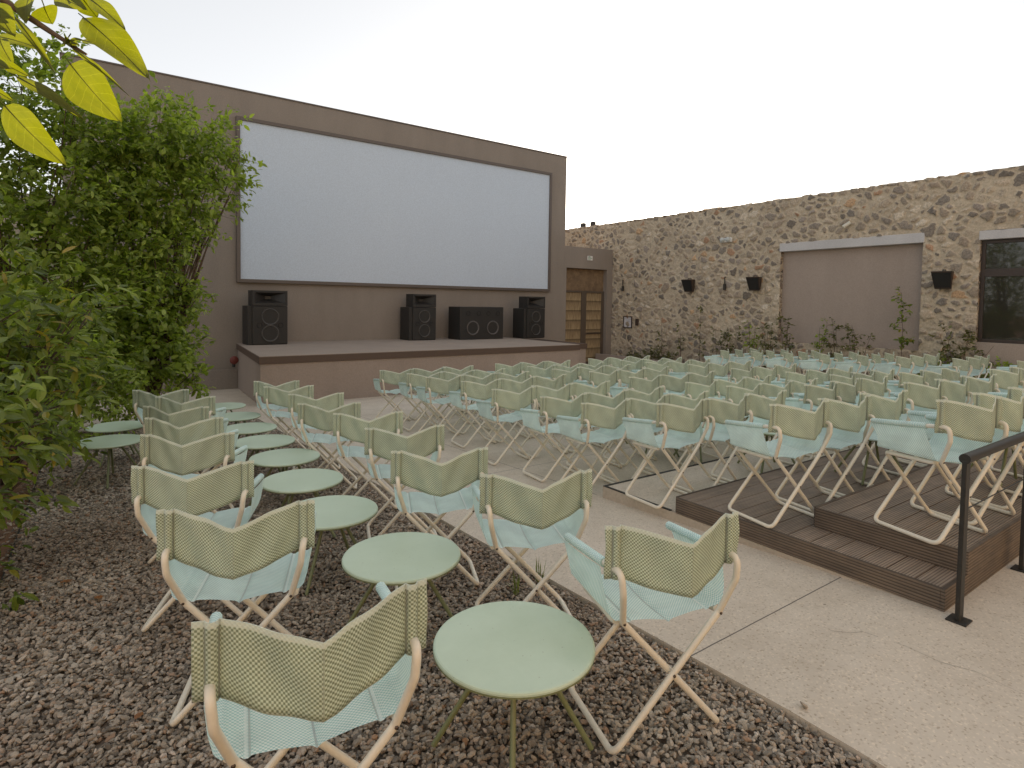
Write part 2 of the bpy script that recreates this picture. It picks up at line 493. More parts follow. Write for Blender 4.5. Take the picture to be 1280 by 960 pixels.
def tabletop_mat():
    m, nt, b = mat('sage_tabletop')
    p = pos(nt)
    n1 = noise(nt, p, 5, 5, .65); n2 = noise(nt, p, 38, 4, .7)
    r = ramp(nt, [(.3, (.49, .60, .455)), (.7, (.56, .67, .53))]); nt.links.new(n1, r.inputs[0])
    sp = ramp(nt, [(.24, (.80, .80, .74)), (.36, (1, 1, 1))]); nt.links.new(n2, sp.inputs[0])
    v = nd(nt, 'ShaderNodeTexVoronoi', i_Scale=26.0); nt.links.new(p, v.inputs[0])
    dot = math_(nt, 'LESS_THAN', v.outputs['Distance'], .07)
    c = mixc(nt, mixc(nt, r.outputs[0], sp.outputs[0], .6, 'MULTIPLY'), (.28, .30, .22), math_(nt, 'MULTIPLY', dot, .5))
    nt.links.new(c, b.inputs['Base Color'])
    mr = nd(nt, 'ShaderNodeMapRange', i_1=.3, i_2=.7, i_3=.32, i_4=.6); nt.links.new(n1, mr.inputs[0]); nt.links.new(mr.outputs[0], b.inputs['Roughness'])
    return m
M_['table'] = tabletop_mat()
M_['tleg'] = simple('sage_coat_warm_lit', (.19, .21, .10), .45, nscale=40, namp=.06)  # same sage paint as the tops, warm light on rim and legs coloured in
M_['black'] = simple('black_cabinet', (.022, .020, .018), .6, nscale=50, namp=.2)
M_['grille'] = simple('dark_grille', (.012, .011, .010), .7)
M_['cone'] = simple('speaker_cone', (.055, .05, .046), .45)
M_['horn'] = simple('speaker_horn', (.035, .032, .03), .4)
M_['steel'] = simple('anthracite_steel', (.035, .032, .028), .5, .3, nscale=80, namp=.2)
M_['wire'] = simple('wire_rope', (.05, .045, .04), .4, .7)
M_['brown'] = simple('brown_wall_speaker', (.05, .032, .022), .6)
M_['white'] = simple('white_plastic', (.7, .69, .66), .4)
M_['frame'] = simple('bronze_window_frame', (.05, .034, .026), .45)
M_['doorf'] = simple('door_frame_paint', (.10, .075, .055), .5)
M_['bark'] = simple('bark', (.12, .085, .06), .9, nscale=25, namp=.35, bump=.8)
M_['leaf_a'] = leafmat('leaf_tree', (.145, .195, .04), (.38, .46, .11), .52)
M_['leaf_b'] = leafmat('leaf_shrub', (.075, .11, .02), (.26, .33, .065), .42, .33, 1)
M_['leaf_c'] = leafmat('leaf_olive', (.07, .08, .03), (.19, .19, .07), .3)
M_['leaf_s'] = leafmat('leaf_near', (.085, .105, .010), (.145, .150, .012), .6, .4)
def veins():
    m = M_['leaf_s']; nt = m.node_tree
    uv = nd(nt, 'ShaderNodeUVMap').outputs[0]
    sx = nd(nt, 'ShaderNodeSeparateXYZ'); nt.links.new(uv, sx.inputs[0])
    at_ = math_(nt, 'ABSOLUTE', sx.outputs[1])
    ph = math_(nt, 'SUBTRACT', math_(nt, 'MULTIPLY', sx.outputs[0], 7.0), math_(nt, 'MULTIPLY', at_, 1.6))
    ph = math_(nt, 'ADD', ph, math_(nt, 'MULTIPLY', noise(nt, uv, 5, 2, .5), .4))
    fr = math_(nt, 'PINGPONG', ph, .5)
    ln = math_(nt, 'LESS_THAN', fr, .025)
    mid = math_(nt, 'LESS_THAN', at_, .03)
    v = math_(nt, 'MAXIMUM', ln, mid)
    n = noise(nt, uv, 3, 4, .6)
    r = ramp(nt, [(.3, (.82, .85, .8)), (.7, (1.12, 1.08, 1.1))]); nt.links.new(n, r.inputs[0])
    for l in list(nt.links):
        pass
    src = [n_ for n_ in nt.nodes if n_.bl_idname == 'ShaderNodeValToRGB' and n_.outputs[0].is_linked][0]
    tos = [l.to_socket for l in src.outputs[0].links]
    c = mixc(nt, src.outputs[0], r.outputs[0], 1.0, 'MULTIPLY')
    c = mixc(nt, c, (.42, .42, .10), math_(nt, 'MULTIPLY', v, .16))
    for t_ in tos: nt.links.new(c, t_)
veins()
M_['leaf_d'] = leafmat('leaf_fallen', (.14, .05, .02), (.36, .16, .06), .2)
M_['edge'] = simple('black_edge_strip', (.02, .018, .016), .6)
M_['warmwall'] = plaster('ochre_plaster', (.66, .53, .38), .1, 21)

def glassmat():
    m, nt, b = mat('window_glass')
    b.inputs['Base Color'].default_value = (.035, .032, .026, 1)
    b.inputs['Roughness'].default_value = .03
    b.inputs['Specular IOR Level'].default_value = .9
    n = noise(nt, pos(nt), 1.4, 2, .5)
    nt.links.new(bumpn(nt, n, .02, .02), b.inputs['Normal'])
    return m
M_['glass'] = glassmat()
def rattan():
    m, nt, b = mat('reed_panel')
    p = pos(nt)
    mp = nd(nt, 'ShaderNodeMapping'); mp.inputs['Scale'].default_value = (38, 1, 3.2); nt.links.new(p, mp.inputs[0])
    n = noise(nt, mp.outputs[0], 1, 4, .6)
    sx = nd(nt, 'ShaderNodeSeparateXYZ'); nt.links.new(p, sx.inputs[0])
    fr = math_(nt, 'FRACT', math_(nt, 'MULTIPLY', sx.outputs[2], 2.9))
    r0 = ramp(nt, [(0, (.36, .27, .16)), (.75, (.26, .19, .11)), (1, (.12, .085, .05))]); nt.links.new(fr, r0.inputs[0])
    r = ramp(nt, [(.3, (.6, .55, .5)), (.7, (1.3, 1.3, 1.25))]); nt.links.new(n, r.inputs[0])
    nt.links.new(mixc(nt, r0.outputs[0], r.outputs[0], 1.0, 'MULTIPLY'), b.inputs['Base Color'])
    b.inputs['Roughness'].default_value = .8
    nt.links.new(bumpn(nt, n, .6, .01), b.inputs['Normal'])
    return m
M_['reed'] = rattan()
def rusty():
    m, nt, b = mat('rust_transom')
    n = noise(nt, pos(nt), 7, 6, .7)
    r = ramp(nt, [(.3, (.12, .08, .05)), (.7, (.27, .18, .10))]); nt.links.new(n, r.inputs[0])
    nt.links.new(r.outputs[0], b.inputs['Base Color']); b.inputs['Roughness'].default_value = .85
    return m
M_['rust'] = rusty()

# ------------------------------------------------------------------ ground
g = MB()
ys = [-300, 1.2, 16.2, 300]
vs = []; fs = []
for y in ys:
    vs += [(-300, y, gz(y) - .10), (300, y, gz(y) - .10)]
for i in range(3): fs.append((2 * i, 2 * i + 1, 2 * i + 3, 2 * i + 2))
g.add(vs, fs)
tag(g.build('ground', M_['soil']), kind='structure')

def slab(name, x0, x1, y0, y1, dz, mt, thick=.09, kind='structure'):
    b = MB()
    yy = sorted({y0, y1} | {y for y in (1.2, 16.2) if y0 < y < y1})
    V = []; Fs = []
    for y in yy:
        V += [(x0, y, gz(y) + dz - thick), (x1, y, gz(y) + dz - thick), (x1, y, gz(y) + dz), (x0, y, gz(y) + dz)]
    for i in range(len(yy) - 1):
        a = 4 * i; c = a + 4
        Fs += [(a + 3, a + 2, c + 2, c + 3), (a, a + 3, c + 3, c), (a + 2, a + 1, c + 1, c + 2)]
    Fs.append((0, 1, 2, 3)); e = 4 * (len(yy) - 1); Fs.append((e + 3, e + 2, e + 1, e))
    b.add(V, Fs)
    o = b.build(name, mt)
    if kind: o['kind'] = kind
    return o
GX0, GX1, GY1 = -.45, 2.24, 10.6
slab('paving', GX1, 15.1, -14, 15.72, 0, M_['concrete'])
slab('paving_by_stage', -1.2, GX1, GY1, 15.72, .0, M_['concrete'])
gx = np.linspace(GX0, GX1, 28); gy = np.concatenate([[-4], np.linspace(1.2, GY1, 12)])
GXX, GYY = np.meshgrid(gx, gy)
GZZ = np.array([gz(y) for y in gy])[:, None] - .035 + lift(GXX)
gi = np.arange(GXX.size).reshape(GXX.shape)
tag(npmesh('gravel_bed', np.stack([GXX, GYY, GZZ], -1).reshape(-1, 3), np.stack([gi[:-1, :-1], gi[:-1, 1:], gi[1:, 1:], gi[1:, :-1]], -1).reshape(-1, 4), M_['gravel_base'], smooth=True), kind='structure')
slab('planting_bed', 15.1, 15.82, -14, 15.72, .03, M_['soil'], .1)
# left soil bed with lumps
nx, ny = 60, 240
X = np.linspace(-9, GX0, nx); Y = np.linspace(-3, 15.7, ny)
XX, YY = np.meshgrid(X, Y)
ZZ = np.array([gz(y) for y in Y])[:, None] - .002 + .10 * np.clip((GX0 - XX) / 1.5, 0, 1) + .018 * (rng.random(XX.shape) - .5) * 2 * np.clip((GX0 - XX) * 4, 0, 1)
idx = np.arange(nx * ny).reshape(ny, nx)
Fq = np.stack([idx[:-1, :-1], idx[:-1, 1:], idx[1:, 1:], idx[1:, :-1]], -1).reshape(-1, 4)
tag(npmesh('soil_bed', np.stack([XX, YY, ZZ], -1).reshape(-1, 3), Fq, M_['soil'], smooth=True), kind='structure')

# gravel stones: thousands of small angular pieces
def ico():
    t = (1 + 5 ** .5) / 2
    v = np.array([(-1, t, 0), (1, t, 0), (-1, -t, 0), (1, -t, 0), (0, -1, t), (0, 1, t), (0, -1, -t), (0, 1, -t), (t, 0, -1), (t, 0, 1), (-t, 0, -1), (-t, 0, 1)], float)
    v /= np.linalg.norm(v[0])
    f = np.array([(0, 11, 5), (0, 5, 1), (0, 1, 7), (0, 7, 10), (0, 10, 11), (1, 5, 9), (5, 11, 4), (11, 10, 2), (10, 7, 6), (7, 1, 8), (3, 9, 4), (3, 4, 2), (3, 2, 6), (3, 6, 8), (3, 8, 9), (4, 9, 5), (2, 4, 11), (6, 2, 10), (8, 6, 7), (9, 8, 1)])
    return v, f
def stones(n, x0, x1, y0, y1, smin, smax, zlo, zhi):
    v, f = ico()
    V = np.repeat(v[None], n, 0)
    V = V * (1 + .35 * (rng.random((n, 12, 1)) - .5)) + .22 * (rng.random((n, 12, 3)) - .5)
    s = (smin + (smax - smin) * rng.random((n, 1, 1)) ** 1.6)
    V = V * np.stack([rng.uniform(.9, 1.5, n), rng.uniform(.6, 1.0, n), rng.uniform(.35, .7, n)], -1)[:, None, :] * s
    ax = rng.normal(size=(n, 3)) * [.35, .35, 1]
    th = rng.uniform(0, 2 * PI, n); tl = rng.normal(0, .45, n); tm = rng.normal(0, .45, n)
    def rot(V, a, i, j):
        c, s_ = np.cos(a)[:, None], np.sin(a)[:, None]
        A = V[..., i] * c - V[..., j] * s_; B = V[..., i] * s_ + V[..., j] * c
        V = V.copy(); V[..., i] = A; V[..., j] = B; return V
    V = rot(V, tl, 0, 2); V = rot(V, tm, 1, 2); V = rot(V, th, 0, 1)
    px = rng.uniform(x0, x1, n); py = rng.uniform(y0, y1, n)
    gzv = np.where(py < 1.2, 0, -.042 * (py - 1.2))
    pz = gzv + lift(px) + rng.uniform(zlo, zhi, n)
    V = V + np.stack([px, py, pz], -1)[:, None, :]
    Fx = f[None] + (np.arange(n) * 12)[:, None, None]
    return V.reshape(-1, 3), Fx.reshape(-1, 3)
parts = [stones(34000, GX0 - .01, GX1 - .01, .75, 3.2, .0075, .0155, -.032, -.012),
         stones(32000, GX0 - .01, GX1 - .01, 3.2, 6.2, .009, .017, -.032, -.012),
         stones(20000, GX0 - .01, GX1 - .01, 6.2, GY1, .012, .020, -.034, -.014),
         stones(500, GX0 - .12, GX0, .75, 9, .009, .016, -.035, -.012)]
off = 0; Vs = []; Fs_ = []
for v, f in parts:
    Vs.append(v); Fs_.append(f + off); off += len(v)
tag(npmesh('gravel', np.concatenate(Vs), np.concatenate(Fs_), M_['gravel']), 'crushed brown and grey gravel between the two rows of side chairs', 'gravel', kind='stuff')
b = MB(); b.box(GX0 - .012, GX0 - .004, -4, 1.2, -.04, +.023)
b.add([(GX0 - .012, 1.2, -.04), (GX0 - .004, 1.2, -.04), (GX0 - .004, GY1, gz(GY1) - .04), (GX0 - .012, GY1, gz(GY1) - .04),
       (GX0 - .012, 1.2, +.023), (GX0 - .004, 1.2, +.023), (GX0 - .004, GY1, gz(GY1) + .023), (GX0 - .012, GY1, gz(GY1) + .023)],
      [(0, 3, 2, 1), (4, 5, 6, 7), (0, 1, 5, 4), (1, 2, 6, 5), (2, 3, 7, 6), (3, 0, 4, 7)])
tag(b.build('gravel_edging', M_['edge']), kind='structure')

# ------------------------------------------------------------------ screen wall
SY = 15.73
sw = empty('cinema_screen_wall', (7, SY, -.6), label='tall taupe plastered wall carrying the white cinema screen', cat='wall')
def at(parent): return parent.location
def pb(mb, name, m_, parent, bevel=0):
    """build a part whose mesh is in world coordinates under a parent empty"""
    L = parent.location
    mb.v = [(x - L.x, y - L.y, z - L.z) for x, y, z in mb.v]
    return mb.build(name, m_, parent, bevel)
b = MB()
# wall with door opening X 13.55..15.52, z up to 2.87 ; screen recess butt pieces
X0w, X1w, ZT = -.45, 13.47, 6.655
b.box(X0w, X1w, SY, SY + .45, -.9, ZT)
b.box(X1w + .002, 13.56, SY, SY + .42, -.9, 3.62)
b.box(13.56, 15.54, SY, SY + .42, 2.872, 3.62)
b.box(15.54, 15.818, SY, SY + .42, -.9, 3.62)
pb(b, 'plaster_wall', M_['wall'], sw)
b = MB(); b.box(X0w - .015, X1w + .015, SY - .02, SY + .47, ZT + .002, ZT + .035)
pb(b, 'coping', M_['sframe'], sw)
b = MB(); b.box(X0w, 2.93, SY - .07, SY - .002, -.8, -.13)
pb(b, 'plinth', M_['wall'], sw, .006)
b = MB(); b.box(3.0, 12.68, SY - .055, SY - .004, 2.09, 5.93)
pb(b, 'projection_screen', M_['screen'], sw)
b = MB()
f = .085
b.box(3.0 - f, 3.0, SY - .10, SY - .003, 2.09 - f, 5.93 + f); b.box(12.68, 12.68 + f, SY - .10, SY - .003, 2.09 - f, 5.93 + f)
b.box(3.002, 12.678, SY - .098, SY - .003, 5.93, 5.93 + f); b.box(3.002, 12.678, SY - .098, SY - .003, 2.09 - f, 2.09)
pb(b, 'screen_frame', M_['sframe'], sw, .004)
# exit sign above the door
b = MB(); b.box(14.52, 14.76, SY - .03, SY - .002, 3.17, 3.33)
es = pb(b, 'exit_sign', M_['white'], sw, .004)
b = MB()
for (x0, x1, z0, z1) in [(14.56, 14.58, 3.19, 3.31), (14.58, 14.62, 3.29, 3.31), (14.62, 14.64, 3.19, 3.31), (14.66, 14.72, 3.24, 3.26)]:
    b.box(x0, x1, SY - .034, SY - .031, z0, z1)
L = es.location
o = pb(b, 'sign_symbol', simple('sign_green', (.05, .2, .08), .5), sw); o.parent = es
# door
dr = empty('entrance_door', (14.55, SY + .2, -.62), label='tall double door with reed panels and brown frame beside the stage', cat='door')
b = MB()
dy0, dy1 = SY + .14, SY + .22
zb, zt = gz(15.7) - .0, 2.08
for x0, x1 in ((13.56, 13.66), (14.42, 14.66), (15.42, 15.54)):
    b.box(x0, x1, dy0, dy1, zb, zt)
b.box(13.66, 14.42, dy0 + .003, dy1, zt - .07, zt - .001); b.box(14.66, 15.42, dy0 + .003, dy1, zt - .07, zt - .001)
b.box(13.66, 14.42, dy0 + .003, dy1, zb, zb + .12); b.box(14.66, 15.42, dy0 + .003, dy1, zb, zb + .12)
b.box(14.66, 15.42, dy0 + .003, dy1, .50, .56)
pb(b, 'door_frame', M_['doorf'], dr, .004)
b = MB(); b.box(13.66, 14.42, dy0 + .03, dy0 + .05, zb + .12, zt - .07); pb(b, 'door_leaf', M_['reed'], dr)
b = MB(); b.box(14.66, 15.42, dy0 + .03, dy0 + .05, zb + .12, .50); b.box(14.66, 15.42, dy0 + .03, dy0 + .05, .56, zt - .07); pb(b, 'door_leaf', M_['reed'], dr)
b = MB(); b.box(13.56, 15.54, dy0 + .06, dy0 + .09, zt + .001, 2.87); pb(b, 'transom_panel', M_['rust'], dr)
b = MB(); b.tube([(14.70, dy0 - .05, .55), (15.38, dy0 - .05, .55)], .014); b.tube([(14.72, dy0, .55), (14.72, dy0 - .05, .55)], .01); b.tube([(15.36, dy0, .55), (15.36, dy0 - .05, .55)], .01)
pb(b, 'push_bar', M_['steel'], dr)

gw = empty('garden_wall', (-5, 15.8, -.6), label='low beige garden wall behind the trees left of the screen', cat='wall')
b = MB(); b.box(-14, X0w - .003, SY + .05, SY + .3, -.9, 3.7); pb(b, 'plaster_wall', plaster('beige_plaster', (.42, .36, .28), .1, 31), gw)

# ------------------------------------------------------------------ stage
st = empty('stage', (6.7, 13.8, -.6), label='long low plastered stage with dark brown edge under the screen', cat='stage')
SF, SL, SR, STZ = 11.88, 2.62, 10.72, .50
def stage_box(b, e, z0, z1, yb):
    xs = [(SL - e, SF - e), (SR + e, SF - e), (SR + e, yb), (SL + .32 - e, yb)]
    V = [(x, y, z0) for x, y in xs] + [(x, y, z1) for x, y in xs]
    b.add(V, [(0, 3, 2, 1), (4, 5, 6, 7), (0, 1, 5, 4), (1, 2, 6, 5), (2, 3, 7, 6), (3, 0, 4, 7)])
b = MB(); stage_box(b, 0, -.9, STZ - .142, SY - .002); pb(b, 'stage_base', M_['stage'], st)
b = MB(); stage_box(b, .03, STZ - .14, STZ - .004, SY - .004); pb(b, 'stage_fascia', M_['fascia'], st, .005)
b = MB(); stage_box(b, .02, STZ - .003, STZ + .008, SY - .003); pb(b, 'stage_floor', M_['stage_top'], st)
ld = empty('stage_landing', (11.6, 14.6, -.6), label='small landing block between the stage and the reed door', cat='landing')
b = MB(); b.box(SR + .035, 12.30, 13.3, SY - .002, -.9, .24); pb(b, 'landing_base', M_['stage'], ld)
b = MB(); b.box(SR + .035, 12.33, 13.27, SY - .004, .242, .40); pb(b, 'landing_edge', M_['fascia'], ld, .005)
hv = empty('tap_valve', (2.86, 14.9, 0), label='dark red hose valve on the wall at the left end of the stage', cat='valve')
b = MB(); b.tube([(2.80, 15.7, .10), (2.80, 15.45, .10), (2.80, 15.45, -.05)], .035, 8); pb(b, 'pipe', M_['steel'], hv)
b = MB(); b.lathe([(.0, 0), (.09, .0), (.10, .02), (.09, .04), (0, .04)], 16, (2.80, 15.38, .12), 'y'); pb(b, 'wheel_handle', simple('red_paint', (.18, .04, .03), .5), hv)

# ------------------------------------------------------------------ speakers
def driver(b, c, r, f=-1):
    b.lathe([(r * 1.12, 0), (r * 1.12, -.012), (r, -.014), (r * .93, .0), (r * .35, .045), (r * .3, .035), (r * .18, .015), (0.0005, .01)], 24, c, 'y')
def tall_speaker(x0, x1, y0, label):
    e = empty('stage_speaker', ((x0 + x1) / 2, y0, STZ + .008), label=label, cat='speaker', group='speakers standing on the stage')
    w = x1 - x0; z = STZ + .008
    b = MB(); b.box(x0 - .10, x1, y0 + .03, y0 + .62, z, z + .93); pb(b, 'bass_cabinet', M_['black'], e, .008)
    b = MB(); b.box(x0, x1, y0, y0 + .028, z + .02, z + .92); pb(b, 'baffle', M_['black'], e, .004)
    cx = (x0 + x1) / 2
    for zz in (z + .27, z + .67):
        b = MB(); driver(b, (cx, y0 - .002, zz), w * .23); pb(b, 'driver', M_['cone'], e)
    for xx in (cx - w * .3, cx + w * .3):
        b = MB(); b.lathe([(w * .08, .0), (w * .08, -.008), (w * .065, -.008), (w * .06, .02), (.001, .02)], 16, (xx, y0 - .002, z + .47), 'y'); pb(b, 'port', M_['grille'], e)
    # horn unit on top
    b = MB(); h0, h1 = z + .935, z + 1.30
    b.box(x0, x0 + .05, y0, y0 + .45, h0, h1); b.box(x1 - .05, x1, y0, y0 + .45, h0, h1)
    b.box(x0 + .05, x1 - .05, y0 + .001, y0 + .45, h1 - .05, h1 - .001); b.box(x0 + .05, x1 - .05, y0 + .001, y0 + .45, h0 + .001, h0 + .07)
    b.box(x0 + .05, x1 - .05, y0 + .3, y0 + .449, h0 + .07, h1 - .05)
    pb(b, 'horn_housing', M_['black'], e)
    b = MB()
    xi0, xi1, zi0, zi1 = x0 + .05, x1 - .05, h0 + .07, h1 - .05
    xm0, xm1, zm0, zm1 = cx - .06, cx + .06, (zi0 + zi1) / 2 - .035, (zi0 + zi1) / 2 + .035
    V = [(xi0, y0 + .005, zi0), (xi1, y0 + .005, zi0), (xi1, y0 + .005, zi1), (xi0, y0 + .005, zi1), (xm0, y0 + .24, zm0), (xm1, y0 + .24, zm0), (xm1, y0 + .24, zm1), (xm0, y0 + .24, zm1)]
    b.add(V, [(0, 1, 5, 4), (1, 2, 6, 5), (2, 3, 7, 6), (3, 0, 4, 7), (4, 5, 6, 7)])
    pb(b, 'horn', M_['horn'], e)
    return e
tall_speaker(3.10, 3.90, 14.85, 'tall black two-piece loudspeaker at the left end of the stage')
tall_speaker(7.30, 8.02, 14.95, 'tall black two-piece loudspeaker near the middle of the stage')
tall_speaker(10.98, 11.68, 14.55, 'tall black two-piece loudspeaker at the right end of the stage')
e = empty('bass_speaker', (9.45, 14.9, STZ), label='wide low black bass loudspeaker with two cones on the stage', cat='speaker', group='speakers standing on the stage')
z = STZ + .008
b = MB(); b.box(8.68, 10.20, 14.72, 15.4, z, z + .96); pb(b, 'cabinet', M_['black'], e, .01)
for xx in (9.12, 9.82):
    b = MB(); driver(b, (xx, 14.718, z + .34), .19); pb(b, 'driver', simple('paper_cone', (.10, .09, .085), .45), e)
for xx in (8.96, 9.32, 9.66, 10.0):
    b = MB(); b.lathe([(.07, 0), (.07, -.008), (.055, -.008), (.05, .02), (.001, .02)], 16, (xx, 14.718, z + .77), 'y'); pb(b, 'port', M_['grille'], e)

# ------------------------------------------------------------------ stone wall
XW = 15.82
wl_ = empty('stone_wall', (16, 9, -.5), label='long rubble stone wall along the right side of the courtyard', cat='wall')
def ragged_top(y0, y1, z, step=.22):
    return
b = MB()
ZW = 4.62
def wallbox(y0, y1, z0, z1, x0=XW): b.box(x0 + .018, XW + .45, y0, y1, z0, z1)
wallbox(9.19, 24, -1, ZW)
wallbox(5.68, 9.188, 3.38, ZW); wallbox(5.70, 9.17, 3.16, 3.379, XW + .05)
wallbox(4.60, 5.678, -1, ZW)
wallbox(-12, 4.598, 3.33, ZW)
wallbox(5.68, 9.188, -1, .62, XW + .02)
pb(b, 'stone_core', M_['stone'], wl_)
def relief():
    st_ = .021
    yv = np.arange(-2.0, 23.6, st_); zv = np.linspace(-.75, ZW, int((ZW + .75) / st_))
    Yg, Zg = np.meshgrid(yv, zv)
    wy = Yg + .030 * np.sin(Zg * 9.1 + 1.7 * np.sin(Yg * 2.3)) + .014 * np.sin(Yg * 23 + Zg * 17) + .008 * np.sin(Zg * 61 - Yg * 13)
    wz = Zg + .026 * np.sin(Yg * 7.3 + 2.1 * np.sin(Zg * 1.9)) + .012 * np.sin(Zg * 29 - Yg * 19) + .007 * np.sin(Yg * 57 + Zg * 31)
    cw, ch = .215, .150
    NY = int(27 / cw) + 8; NZ = int(7 / ch) + 8
    g2 = np.random.default_rng(11)
    sy = (np.arange(NY)[None, :] + .5 * (np.arange(NZ)[:, None] % 2) + g2.uniform(-.42, .42, (NZ, NY))) * cw - 3
    sz = (np.arange(NZ)[:, None] + g2.uniform(-.42, .42, (NZ, NY))) * ch - 1.4
    drop = g2.random((NZ, NY)) < .20
    sy[drop] = 999
    wt = g2.uniform(-.035, .035, (NZ, NY))
    iy = np.floor((wy + 3) / cw).astype(int); iz = np.floor((wz + 1.4) / ch).astype(int)
    F1 = np.full(Yg.shape, 9.); F2 = np.full(Yg.shape, 9.); ID = np.zeros(Yg.shape, int)
    for a in range(-2, 4):
        for c in range(-3, 3):
            jz = np.clip(iz + a, 0, NZ - 1); jy = np.clip(iy + c, 0, NY - 1)
            d = np.sqrt(((wy - sy[jz, jy]) / 1.25) ** 2 + (wz - sz[jz, jy]) ** 2) + wt[jz, jy]
            idn = jz * NY + jy
            n1 = d < F1
            F2 = np.where(n1, F1, np.where((d < F2) & (idn != ID), d, F2))
            ID = np.where(n1, idn, ID); F1 = np.where(n1, d, F1)
    ed = (F2 - F1) / 2
    t = np.clip((ed - .010) / .032, 0, 1); t = t * t * (3 - 2 * t)
    rs = g2.random(NZ * NY); rt = g2.normal(0, 1, (NZ * NY, 2))
    smear = rs[ID] < .16
    hh = t * (.012 + .034 * g2.random(NZ * NY)[ID]) + t * (rt[ID, 0] * (wy % .25 - .12) * .06)
    hh = np.where(smear, hh * .4, hh)
    hh += .004 * np.sin(Yg * 41 + 3 * np.sin(Zg * 23)) * np.sin(Zg * 47) + g2.normal(0, .0016, Yg.shape)
    Xg = XW + .010 - hh
    pal = np.array([(.21, .185, .16), (.27, .235, .20), (.32, .275, .225), (.36, .30, .24), (.43, .36, .285), (.50, .42, .33), (.33, .285, .25), (.57, .50, .41), (.52, .36, .23), (.42, .27, .18), (.25, .225, .20), (.62, .55, .46)])
    pr = np.array([.10, .13, .13, .14, .13, .10, .09, .06, .025, .02, .05, .025]); pr /= pr.sum()
    cc = pal[g2.choice(len(pal), NZ * NY, p=pr)] * g2.uniform(.88, 1.12, (NZ * NY, 1))
    col = cc[ID]
    mask = np.where(smear, t * .45, t)
    V = np.stack([Xg - 16, Yg - 9, Zg + .5], -1).reshape(-1, 3)
    nyy = len(yv); nzz = len(zv)
    ix = np.arange(nyy * nzz).reshape(nzz, nyy)
    Q = np.stack([ix[:-1, :-1], ix[1:, :-1], ix[1:, 1:], ix[:-1, 1:]], -1).reshape(-1, 4)
    yc = (Yg[:-1, :-1] + st_ / 2).ravel(); zc = (Zg[:-1, :-1] + st_ / 2).ravel()
    hole = ((yc > 5.69) & (yc < 9.18) & (zc > .62) & (zc < 3.37)) | ((yc < 4.60) & (zc < 3.33))
    Q = Q[~hole]
    o = npmesh('stone_masonry', V, Q, M_['relief'], wl_, smooth=True)
    me = o.data
    ca = me.color_attributes.new('stone', 'FLOAT_COLOR', 'POINT')
    rgba = np.concatenate([col.reshape(-1, 3), mask.reshape(-1, 1)], 1).astype(np.float32)
    ca.data.foreach_set('color', rgba.ravel())
relief()
# cap stones along the ragged top
V0, F0 = ico()
ys_ = np.arange(-1.5, 23.5, .21)
n = len(ys_) * 2
V = np.repeat(V0[None], n, 0) * (1 + .25 * (rng.random((n, 12, 1)) - .5))
V = V * np.stack([rng.uniform(.12, .2, n), rng.uniform(.10, .2, n), rng.uniform(.03, .075, n)], -1)[:, None, :]
cpos = np.stack([np.concatenate([np.full(len(ys_), XW + .13), np.full(len(ys_), XW + .33)]), np.concatenate([ys_, ys_]) + rng.uniform(-.05, .05, n), np.full(n, ZW - .02) + rng.uniform(-.02, .02, n)], -1)
V = V + cpos[:, None, :]
Fx = (F0[None] + (np.arange(n) * 12)[:, None, None]).reshape(-1, 3)
V = V.reshape(-1, 3) - np.array([16, 9, -.5])
npmesh('top_stones', V, Fx, M_['stone'], wl_)
b = MB(); b.box(XW - .015, XW + .3, 5.66, 9.21, 3.155, 3.385); pb(b, 'lintel', M_['lintel'], wl_, .01)
b = MB(); b.box(XW - .015, XW + .3, -10, 4.62, 3.13, 3.325); pb(b, 'lintel', M_['lintel'], wl_, .01)
b = MB(); b.box(XW + .17, XW + .3, 5.68, 9.19, .5, 3.154); pb(b, 'recessed_panel', M_['panel'], wl_)
b = MB(); b.box(XW - .004, XW + .35, -10, 4.598, -1, .90); pb(b, 'plaster_apron', M_['panel'], wl_)
wi = empty('bronze_window', (15.9, 1.5, .9), label='large dark bronze framed window at the right end of the stone wall', cat='window')
b = MB()
y1_, y0_ = 4.595, -6
b.box(XW + .10, XW + .17, y1_ - .07, y1_, .903, 3.127)
for yy in (2.6, .6, -1.4, -3.4, -6): b.box(XW + .10, XW + .17, yy, yy + .08, .903, 3.127)
b.box(XW + .102, XW + .168, y0_, y1_ - .07, 3.05, 3.126); b.box(XW + .102, XW + .168, y0_, y1_ - .07, .904, .97); b.box(XW + .098, XW + .169, y0_, y1_ - .07, 2.33, 2.50)
pb(b, 'window_frame', M_['frame'], wi, .004)
b = MB(); b.box(XW + .135, XW + .145, y0_, y1_ - .07, .97, 2.33); b.box(XW + .135, XW + .145, y0_, y1_ - .07, 2.50, 3.05); pb(b, 'pane', M_['glass'], wi)
b = MB(); b.box(XW + .08, XW + .25, y0_, y1_, .87, .902); pb(b, 'sill', M_['frame'], wi)

